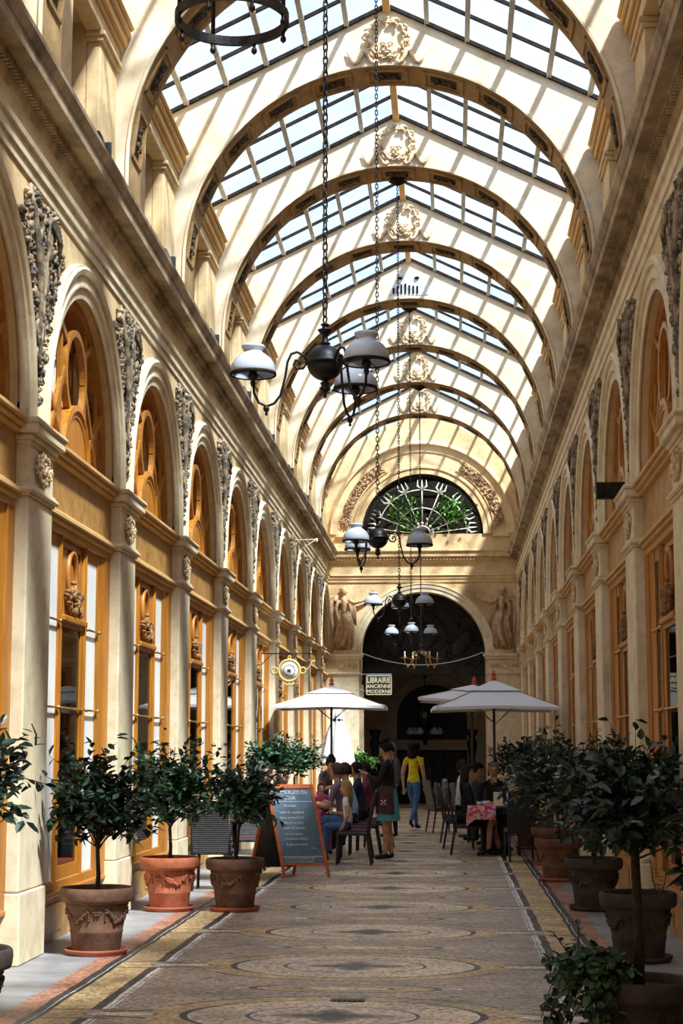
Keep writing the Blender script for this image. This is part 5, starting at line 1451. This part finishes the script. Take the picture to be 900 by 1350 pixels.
m = MB(); m.box(-.30, -.26, -.015, .015, 0, 1.17, M=T2); m.box(.26, .30, -.015, .015, 0, 1.17, M=T2); m.box(-.30, .30, -.018, .018, 1.12, 1.17, M=T2); m.build('rear_frame', 'red_wood', o)
m = MB(); m.box(-.265, .265, -.008, .008, .10, 1.13, M=T2); m.build('rear_panel', 'shop_dark', o)
m = MB(); m.box(.9, 1.2, 0, .1, 0, .1)

# ------------------------------------------------------------------ people
def seg_dist(p, a, b):
    d = b - a; L = d.length_squared
    t = 0 if L == 0 else max(0, min(1, (p - a).dot(d) / L)); return (p - (a + d * t)).length, t
def person(label, x, y, face, pose='sit', H=1.72, top='cloth_white', bot='cloth_jeans', skin='skin', sleeve=.5, legs_bare=False, female=False, hair='hair_brown', hairstyle='short', hands=None, lean=.0, headyaw=0, headpitch=0, zoff=0, seat=.47, shoes=True, group=None, step=0, belly=1.0, glasses=False):
    k = H / 1.72
    o = thing('person', label, 'person', (x, y, zoff), math.radians(face))
    J = {}; V = Vector       # faces +x ; left = +y
    if pose == 'sit': hip = V((0, 0, seat + .10 * k))
    else: hip = V((0, 0, .93 * k))
    J['pelvis'] = hip
    sl = math.sin(lean); cl = math.cos(lean)
    def up(h, fwd=0): return hip + V((sl * h + fwd, 0, cl * h)) * k
    J['waist'] = up(.16); J['chest'] = up(.34, .01); J['neck'] = up(.50); J['throat'] = up(.545, .01)
    sw = .165 if female else .195
    # skeleton lists
    verts = []; rad = []; edges = []; seg = []
    def vtx(p, r): verts.append(V(p)); rad.append(r); return len(verts) - 1
    def link(a, b, region): edges.append((a, b)); seg.append((a, b, region))
    bw = .9 if female else 1.0
    v0 = vtx(J['pelvis'], (.165 * k * bw, .125 * k)); v1 = vtx(J['waist'], (.135 * k * bw * belly, .11 * k * belly)); v2 = vtx(J['chest'], (.165 * k * bw, .115 * k)); v3 = vtx(J['neck'], (.095 * k, .075 * k)); v4 = vtx(J['throat'], (.052 * k, .052 * k))
    hc = J['throat'] + V((sl * .5, 0, 1)).normalized() * .125 * k + V((math.sin(headpitch) * .05, 0, 0))
    link(v0, v1, 'top'); link(v1, v2, 'top'); link(v2, v3, 'top'); link(v3, v4, 'skin')
    wr = {}
    for sgn, nm in ((1, 'L'), (-1, 'R')):
        sh = J['neck'] + V((0, sgn * sw * k, -.04 * k))
        c = vtx(J['neck'] + V((0, sgn * sw * .5 * k, -.015 * k)), (.07 * k, .065 * k)); s_ = vtx(sh, (.056 * k, .056 * k)); link(v3, c, 'top'); link(c, s_, 'top')
        tgt = (hands or {}).get(nm)
        tgt = hip + V(tgt) * k if tgt is not None else sh + V((.06, sgn * .06, -.55)) * k
        l1, l2 = .29 * k, .26 * k; d = tgt - sh; L = min(d.length, (l1 + l2) * .985); d.normalize(); tgt = sh + d * L
        a = math.acos(max(-1, min(1, (l1 * l1 + L * L - l2 * l2) / (2 * l1 * L)))); pole = V((-.5, sgn * .6, -1)); pole = (pole - d * pole.dot(d)).normalized()
        el = sh + d * l1 * math.cos(a) + pole * l1 * math.sin(a)
        e = vtx(el, (.042 * k, .042 * k)); w_ = vtx(tgt, (.028 * k, .024 * k)); link(s_, e, 'uarm'); link(e, w_, 'farm')
        hd = (tgt - el).normalized(); pm = vtx(tgt + hd * .045 * k, (.036 * k, .02 * k)); pe = vtx(tgt + hd * .085 * k, (.034 * k, .016 * k)); link(w_, pm, 'skin'); link(pm, pe, 'skin')
        wr[nm] = (tgt, hd, sgn)
        # legs
        hp = hip + V((0, sgn * .095 * k, -.03 * k))
        if pose == 'sit': kn = hp + V((.42 * k, sgn * .04, .02)); an = V((kn.x + (.02 + .05 * sgn * step), kn.y, .09)); toe = an + V((.15 * k, 0, -.045))
        elif pose == 'walk':
            f = sgn * .26 * k; kn = hp + V((f * .5 + .06, 0, -.43 * k)); an = V((hp.x + f * 1.1, hp.y, .10 + (.10 if f < 0 else 0))); toe = an + (V((.15 * k, 0, -.05)) if f > 0 else V((.10, 0, -.12)))
        else: kn = hp + V((.02, 0, -.43 * k)); an = V((hp.x + sgn * .03, hp.y * .9, .085)); toe = an + V((.16 * k, sgn * .02, -.05))
        a0 = vtx(hp, (.092 * k, .092 * k)); a1 = vtx(kn, (.058 * k, .058 * k)); am = vtx(kn.lerp(an, .3) - V((.012, 0, 0)), (.054 * k, .056 * k)); a2 = vtx(an, (.036 * k, .038 * k)); hl = vtx(an + V((-.02, 0, -.045)), (.034, .034)); a3 = vtx(toe, (.034, .026))
        link(v0, a0, 'thigh'); link(a0, a1, 'thigh'); link(a1, am, 'shin'); link(am, a2, 'shin'); link(a2, hl, 'foot'); link(hl, a3, 'foot')
    me = bpy.data.meshes.new('body'); me.from_pydata([tuple(v) for v in verts], edges, [])
    t_ = bpy.data.objects.new('body', me); COL.objects.link(t_)
    md = t_.modifiers.new('s', 'SKIN'); md.use_smooth_shade = True; md.branch_smoothing = .6
    for i, sv in enumerate(me.skin_vertices[0].data): sv.radius = rad[i]; sv.use_root = (i == 0)
    t_.modifiers.new('u', 'SUBSURF').levels = 2
    bpy.context.view_layer.update()
    dg = bpy.context.evaluated_depsgraph_get(); m2 = bpy.data.meshes.new_from_object(t_.evaluated_get(dg))
    bpy.data.objects.remove(t_); bpy.data.meshes.remove(me)
    names = [skin, top, bot, 'shoe', 'hair_dark', 'lips', 'cloth_white']
    bmm = MB(); vs = [v.co.copy() for v in m2.vertices]
    reg = {'skin': 0, 'top': 1}
    for p in m2.polygons:
        c = p.center; best = None
        for a, b, r in seg:
            dd, t = seg_dist(c, verts[a], verts[b])
            dd -= .5 * (max(rad[a]) * (1 - t) + max(rad[b]) * t)
            if best is None or dd < best[0]: best = (dd, r, t)
        r, t = best[1], best[2]
        if pose != 'sit':
            if r == 'top' and c.z < hip.z - .01: r = 'thigh'; t = 0
            elif r == 'thigh' and c.z > hip.z + .02: r = 'top'
        if r in reg: mi = reg[r]
        elif r == 'uarm': mi = 1 if (sleeve >= 1 or t < sleeve) else 0
        elif r == 'farm': mi = 1 if sleeve >= 1.9 or (sleeve > 1 and t < sleeve - 1) else 0
        elif r == 'thigh': mi = 0 if (legs_bare and t > .75 and pose != 'sit') else 2
        elif r == 'shin': mi = 0 if legs_bare else 2
        else: mi = 3 if shoes else 0
        bmm.f.append(list(p.vertices)); bmm.m.append(mi); bmm.sm.append(True)
    bmm.v = [tuple(v) for v in vs]
    bpy.data.meshes.remove(m2)
    # head: shaped ellipsoid with face, joined into the body mesh
    HR = Matrix.Translation(hc) @ Matrix.Rotation(math.radians(headyaw), 4, 'Z') @ Matrix.Rotation(headpitch, 4, 'Y') @ Matrix.Diagonal((k, k, k, 1))
    nu, nv = 20, 14; hv = []; hf = []
    for i in range(nv + 1):
        ph = -PI / 2 + PI * i / nv
        for j in range(nu):
            th = 2 * PI * j / nu; cx_, cy_, cz_ = math.cos(ph) * math.cos(th), math.cos(ph) * math.sin(th), math.sin(ph)
            rx, ry, rz = .098, .076, .118
            px, py, pz = cx_ * rx, cy_ * ry, cz_ * rz
            if cz_ < 0: py *= 1 - .28 * (-cz_); px *= 1 - .10 * (-cz_); px += .014 * (-cz_)
            if cx_ < -.2: px *= 1.04
            if cx_ > .6 and -.05 < cz_ < .2: px -= .006
            hv.append((px, py, pz))
    for i in range(nv):
        for j in range(nu): hf.append([i * nu + j, i * nu + (j + 1) % nu, (i + 1) * nu + (j + 1) % nu, (i + 1) * nu + j])
    bmm.add(hv, hf, 0, True, HR)
    fm = MB()
    fm.tube([(.088, 0, .015), (.100, 0, -.012), (.115, 0, -.032), (.098, 0, -.042)], [.008, .010, .015, .008], 8)
    for s2 in (-1, 1): fm.ell((-.005, s2 * .077, -.008), (.018, .008, .030), None, 0, 8, 6)
    fm.ell((.082, 0, -.095), (.02, .024, .018), None, 0, 8, 6)
    bmm.add(fm.v, fm.f, 0, True, HR)
    em = MB()
    for s2 in (-1, 1): em.ell((.083, s2 * .031, .008), (.011, .016, .007), None, 0, 8, 6)
    bmm.add(em.v, em.f, 6, True, HR)
    em = MB()
    for s2 in (-1, 1):
        em.ell((.0915, s2 * .031, .008), (.005, .006, .006), None, 0, 6, 4); em.tube([(.088, s2 * .014, .028), (.093, s2 * .032, .033), (.080, s2 * .052, .027)], .0045, 5)
    bmm.add(em.v, em.f, 4, True, HR)
    em = MB(); em.ell((.088, 0, -.066), (.008, .024, .007), None, 0, 8, 5); bmm.add(em.v, em.f, 5, True, HR)
    nk = MB(); nk.tube([J['neck'] + V((0, 0, -.03)), J['throat'], hc + V((-.012, 0, -.05)) * k], [.062 * k, .052 * k, .05 * k], 12); bmm.add(nk.v, nk.f, 0, True)
    # fingers
    for nm, (tp, hd, sgn) in wr.items():
        side_ = hd.cross(V((0, 0, 1)))
        if side_.length < .2: side_ = V((0, 1, 0))
        side_.normalize(); dn = side_.cross(hd); dn.normalize()
        if dn.z > 0: dn = -dn
        for q in range(4):
            b = tp + hd * .088 * k + side_ * (q - 1.5) * .019 * k; Lf = (.062, .070, .066, .052)[q] * k
            fg = MB(); fg.tube([b - hd * .012, b + hd * Lf * .5 + dn * .008, b + hd * Lf * .8 + dn * .026 * k, b + hd * Lf * .85 + dn * .042 * k], [.0095 * k, .009 * k, .008 * k, .006 * k], 6); bmm.add(fg.v, fg.f, 0, True)
        b = tp + hd * .035 * k + side_ * (-.030) * k
        fg = MB(); fg.tube([b, b + (hd * .5 - side_ * .6).normalized() * .035 * k, b + (hd * .9 - side_ * .3).normalized() * .06 * k + dn * .01], [.012 * k, .010 * k, .007 * k], 6); bmm.add(fg.v, fg.f, 0, True)
    bmm.build('body', names, o)
    # hair
    rg = random.Random(int(x * 100 + y * 10)); hm = MB()
    if hairstyle != 'bald':
        nu, nv = 22, 12; hv = []; hf = []
        for i in range(nv + 1):
            ph = -.55 + (PI / 2 + .55) * i / nv
            for j in range(nu):
                th = 2 * PI * j / nu; c_ = math.cos(th)
                pz = math.sin(ph); low = -.35 if c_ < .15 else (.50 if c_ > .45 else .18)
                zc_ = max(pz, low); rr = math.sqrt(max(0, 1 - zc_ * zc_)) if pz < low else math.cos(ph)
                vol = 1.10 + (.10 if hairstyle in ('curly', 'long') else 0) + rg.uniform(-.015, .03) * (3 if hairstyle == 'curly' else 1)
                hv.append((rr * c_ * .098 * vol - .006, rr * math.sin(th) * .080 * vol * 1.02, zc_ * .118 * vol + .004))
        for i in range(nv):
            for j in range(nu): hf.append([i * nu + j, i * nu + (j + 1) % nu, (i + 1) * nu + (j + 1) % nu, (i + 1) * nu + j])
        hm.add(hv, hf, 0, True)
        if hairstyle == 'bun':
            hm.ell((-.055, 0, .135), (.052, .055, .048), None, 0, 12, 8); hm.ell((-.10, 0, .0), (.03, .05, .08))
            for q in range(6): hm.tube([(-.02 + .02 * q, .05, .10), (-.05, .02 * q - .05, .15)], .008, 5)
        if hairstyle in ('long', 'curly'):
            Ln = .30 if hairstyle == 'long' else .17
            for q in range(26):
                a = PI * .5 + PI * q / 25; bx_, by_ = .085 * math.cos(a), .082 * math.sin(a)
                if hairstyle == 'long': hm.tube([(bx_ * .9, by_ * .95, .06), (bx_ * 1.15, by_ * 1.12, -.06), (bx_ * 1.2 - .01, by_ * 1.15, -.06 - Ln * .5), (bx_ * 1.1 - .01, by_ * (1.0 + rg.uniform(-.1, .1)), -.06 - Ln * rg.uniform(.85, 1.05))], [.02, .024, .02, .006], 6)
                else:
                    for z in (.07, .02, -.04, -.10, -.15): hm.ell((bx_ * 1.2 + rg.uniform(-.01, .01), by_ * 1.2, z + rg.uniform(-.02, .02)), (.032, .030, .034), None, 0, 7, 5)
        hh = MB(); hh.add(hm.v, hm.f, 0, True, HR); hh.build('hair', hair, o)
    if glasses:
        gm = MB()
        for s2 in (-1, 1): gm.tube([(.102, s2 * .033 + .021 * math.cos(q * PI / 6), .006 + .016 * math.sin(q * PI / 6)) for q in range(12)], .003, 4, closed=True); gm.tube([(.100, s2 * .054, .01), (.0, s2 * .083, .005)], .003, 4)
        gm.tube([(.104, -.012, .01), (.104, .012, .01)], .003, 4); g2 = MB(); g2.add(gm.v, gm.f, 0, True, HR); g2.build('glasses', 'dark_metal', o)
    return o, J, hip, k, HR, wr
P = {}
# waitress
o, J, hip, k, HR, wr = person('waitress standing with a note pad, dark bun, black top, brown apron and teal skirt', -.20, 25.35, 172, 'stand', 1.70, 'cloth_black', 'cloth_teal', 'skin', 2, True, True, 'hair_black', 'bun', {'L': (.30, .05, .30), 'R': (.28, -.04, .27)}, headpitch=.42)
def skirt(o, hip, k, mat, z0, z1, r0, r1, name='skirt', a0=0, a1=360, off=0, seed=1, sx=.80):
    m = MB(); n = 32; vs = []; fs = []; rows = 6
    full = (a1 - a0) >= 360
    for i in range(rows + 1):
        t = i / rows
        for j in range(n + (0 if full else 1)):
            a = math.radians(a0 + (a1 - a0) * j / n); r = r0 + (r1 - r0) * t ** .8; r *= 1 + .045 * t * math.sin(j * 1.9 + seed)
            vs.append((hip.x + r * math.cos(a) * sx + off, r * math.sin(a), z0 + (z1 - z0) * t))
    c = n if full else n + 1
    for i in range(rows):
        for j in range(n): fs.append([i * c + j, i * c + (j + 1) % c, (i + 1) * c + (j + 1) % c, (i + 1) * c + j])
    m.add(vs, fs, 0, True); return m.build(name, mat, o)
skirt(o, hip, k, 'cloth_teal', 1.02, .56, .15, .215)
ap = skirt(o, hip, k, 'cloth_apron', 1.06, .66, .165, .225, 'apron', -60, 135)
m = MB(); 
for q in range(4): m.ell((.03 + .05 * (q % 2) - .02, .205, .80 + .05 * (q // 2)), (.014, .006, .018), Matrix.Rotation(q, 4, 'Y'), 0, 6, 4)
m.ell((.03, .207, .825), (.012, .006, .012)); m.build('apron_emblem', 'cloth_white', o)
tag(MB().box(-.05, .05, -.035, .035, -.006, .006).build('note_pad', 'porcelain', loc=(-.58, 25.33, 1.27), rot=(0, .5, .2)), 'small white note pad held by the waitress', 'note pad')
person('woman with curly dark hair in yellow T-shirt and jeans walking away', -.02, 34.3, 62, 'walk', 1.72, 'cloth_yellow', 'cloth_jeans', 'skin', .4, False, True, 'hair_black', 'curly', {'R': (.10, -.22, -.12), 'L': (-.05, .2, -.1)}, headyaw=50)
person('grey haired person in pale top standing just behind the waitress', -.36, 31.6, 150, 'stand', 1.70, 'cloth_grey', 'cloth_black', 'skin', 2, False, False, 'hair_grey', 'short')
person('seated man in maroon shirt with cropped dark hair, facing the waitress', -.62, 28.6, 185, 'sit', 1.74, 'cloth_maroon', 'cloth_black', 'skin_dark', .6, False, False, 'hair_dark', 'short', {'L': (.38, .1, .18), 'R': (.38, -.1, .18)}, lean=.12, headyaw=15)
person('seated man in navy seen past the light blue shirt', -.68, 27.5, 178, 'sit', 1.78, 'cloth_navy', 'cloth_black', 'skin', 2, False, False, 'hair_dark', 'short', {'L': (.38, .1, .18), 'R': (.38, -.1, .18)}, lean=.16)
person('seated man in light blue shirt leaning to the table, dark hair', -.74, 26.5, 180, 'sit', 1.80, 'cloth_lightblue', 'cloth_navy', 'skin', 2, False, False, 'hair_dark', 'short', {'L': (.40, .12, .2), 'R': (.40, -.1, .2)}, lean=.26)
person('seated man in grey purple shirt with short brown hair, back to us', -.82, 25.45, 168, 'sit', 1.80, 'cloth_greypurple', 'cloth_jeans', 'skin', .7, False, False, 'hair_brown', 'short', {'L': (.40, .1, .2), 'R': (.40, -.12, .2)}, lean=.22, belly=1.1)
person('girl with long blond hair, white T-shirt and jeans sitting on a wicker chair', -.72, 24.3, 172, 'sit', 1.32, 'cloth_white', 'cloth_jeans', 'skin', .45, False, True, 'hair_blond', 'long', {'L': (.06, .22, -.02), 'R': (.3, -.1, .22)}, lean=.06, seat=.46)
o, J, hip, k, HR, wr = person('small girl with a red headband leaning over the pink table', -1.30, 26.55, -75, 'sit', 1.15, 'cloth_pink', 'cloth_pink', 'skin_pale', .4, False, True, 'hair_brown', 'short', {'L': (.32, .1, .2), 'R': (.3, -.1, .15)}, lean=.3, seat=.50)
m = MB(); m.tube([(.03, .088 * math.cos(q * PI / 10), .02 + .125 * math.sin(q * PI / 10)) for q in range(11)], .011, 6); h2 = MB(); h2.add(m.v, m.f, 0, True, HR); h2.build('headband', 'red_paint', o)
person('woman with dark tied hair bending over the table on the left', -1.42, 28.6, -50, 'stand', 1.50, 'cloth_grey', 'cloth_black', 'skin', 1.2, False, True, 'hair_dark', 'bun', {'L': (.5, .1, .2), 'R': (.5, -.1, .2)}, lean=.42, headpitch=.5)
person('man facing right across the table, head just above the menu board', -2.05, 24.5, 5, 'sit', 1.78, 'cloth_white', 'cloth_black', 'skin_pale', .6, False, False, 'hair_grey', 'short', {'L': (.42, .1, .2), 'R': (.35, -.05, .42)}, lean=.12)
person('person with a raised hand beyond the menu board, dark hair', -2.06, 26.0, 0, 'sit', 1.70, 'cloth_black', 'cloth_black', 'skin_pale', .5, False, False, 'hair_dark', 'short', {'L': (.3, .1, .62), 'R': (.38, -.08, .58)}, lean=.08)
person('dark haired child whose head shows just over the menu board', -1.62, 23.35, 60, 'sit', 1.42, 'cloth_maroon', 'cloth_jeans', 'skin', .5, False, False, 'hair_dark', 'short', lean=.1, seat=.46)
# right hand group
o, J, hip, k, HR, wr = person('seated woman in a black dress with long dark hair, legs stretched under the table', .93, 26.5, -4, 'sit', 1.70, 'cloth_black', 'cloth_black', 'skin', 2, True, True, 'hair_dark', 'long', {'L': (.36, .1, .2), 'R': (.34, -.08, .18)}, lean=.06, step=1.5)
m = MB(); m.tube([hip + Vector((-.12, 0, .0)), hip + Vector((.1, 0, .0)), hip + Vector((.34, 0, -.01)), hip + Vector((.44, 0, -.05))], [.15, .175, .165, .15], 14, squash=.62); m.build('dress_skirt', 'cloth_black', o)
person('seated grey haired man in dark jacket, hand on chin, facing the camera', 1.39, 27.05, -92, 'sit', 1.76, 'cloth_black', 'cloth_black', 'skin', 2, False, False, 'hair_grey', 'short', {'L': (.20, .02, .50), 'R': (.34, -.1, .2)}, lean=.10, glasses=True)
person('seated man in blue grey shirt looking down, dark hair', 1.02, 28.3, -25, 'sit', 1.76, 'cloth_bluegrey', 'cloth_black', 'skin', 2, False, False, 'hair_dark', 'short', {'L': (.36, .1, .2), 'R': (.34, -.08, .18)}, lean=.18, headpitch=.4)
person('seated man in white shirt with dark hair, at the back left of the right group', .86, 30.0, -10, 'sit', 1.80, 'cloth_white', 'cloth_black', 'skin', 2, False, False, 'hair_dark', 'short', {'L': (.36, .1, .25), 'R': (.34, -.08, .22)}, lean=.1)
person('dark haired person at the far right table, seen between the two men', 1.52, 30.4, 200, 'sit', 1.72, 'cloth_black', 'cloth_black', 'skin', 2, False, False, 'hair_dark', 'short', {'L': (.30, .1, .4), 'R': (.34, -.08, .22)}, lean=.1)
person('person in blue grey shirt half hidden by the bush on the right', 1.93, 26.5, 178, 'sit', 1.70, 'cloth_bluegrey', 'cloth_black', 'skin_pale', 2, False, False, 'hair_brown', 'short', {'L': (.36, .1, .2), 'R': (.34, -.08, .18)}, lean=.1)
# ------------------------------------------------------------------ light, camera
w = bpy.data.worlds.new('World'); S.world = w; w.use_nodes = True
nt = w.node_tree; bg = nt.nodes['Background']
tc = nt.nodes.new('ShaderNodeTexCoord'); nz = noise_tex(nt, 2.2, 4, tc.outputs['Generated'])
nt.links.new(ramp(nt, nz, [(.35, (.60, .75, 1.0)), (.65, (.90, .95, 1.0))]), bg.inputs[0])
bg.inputs[1].default_value = .63
sd_ = bpy.data.lights.new('sun', 'SUN'); sd_.energy = 6.8; sd_.angle = .07; sd_.color = (1.0, .93, .80)
so = bpy.data.objects.new('sun', sd_); COL.objects.link(so)
so.rotation_euler = Vector((-.47, .52, -1)).to_track_quat('-Z', 'Y').to_euler()
F = 2250.0
pt = math.atan(312 / F); yw = math.atan(144 * math.cos(pt) / F)
cd = bpy.data.cameras.new('camera'); cd.sensor_fit = 'VERTICAL'; cd.sensor_height = 36; cd.lens = 36 * F / 1350; cd.clip_end = 300
co = bpy.data.objects.new('camera', cd); COL.objects.link(co); co.location = (.722, 0, 1.6)
co.rotation_euler = (PI / 2 + pt, 0, yw)
S.camera = co
S.view_settings.view_transform = 'Standard'; S.view_settings.look = 'None'; S.view_settings.gamma = 1; S.view_settings.use_curve_mapping = False
S.view_settings.exposure = 1.32
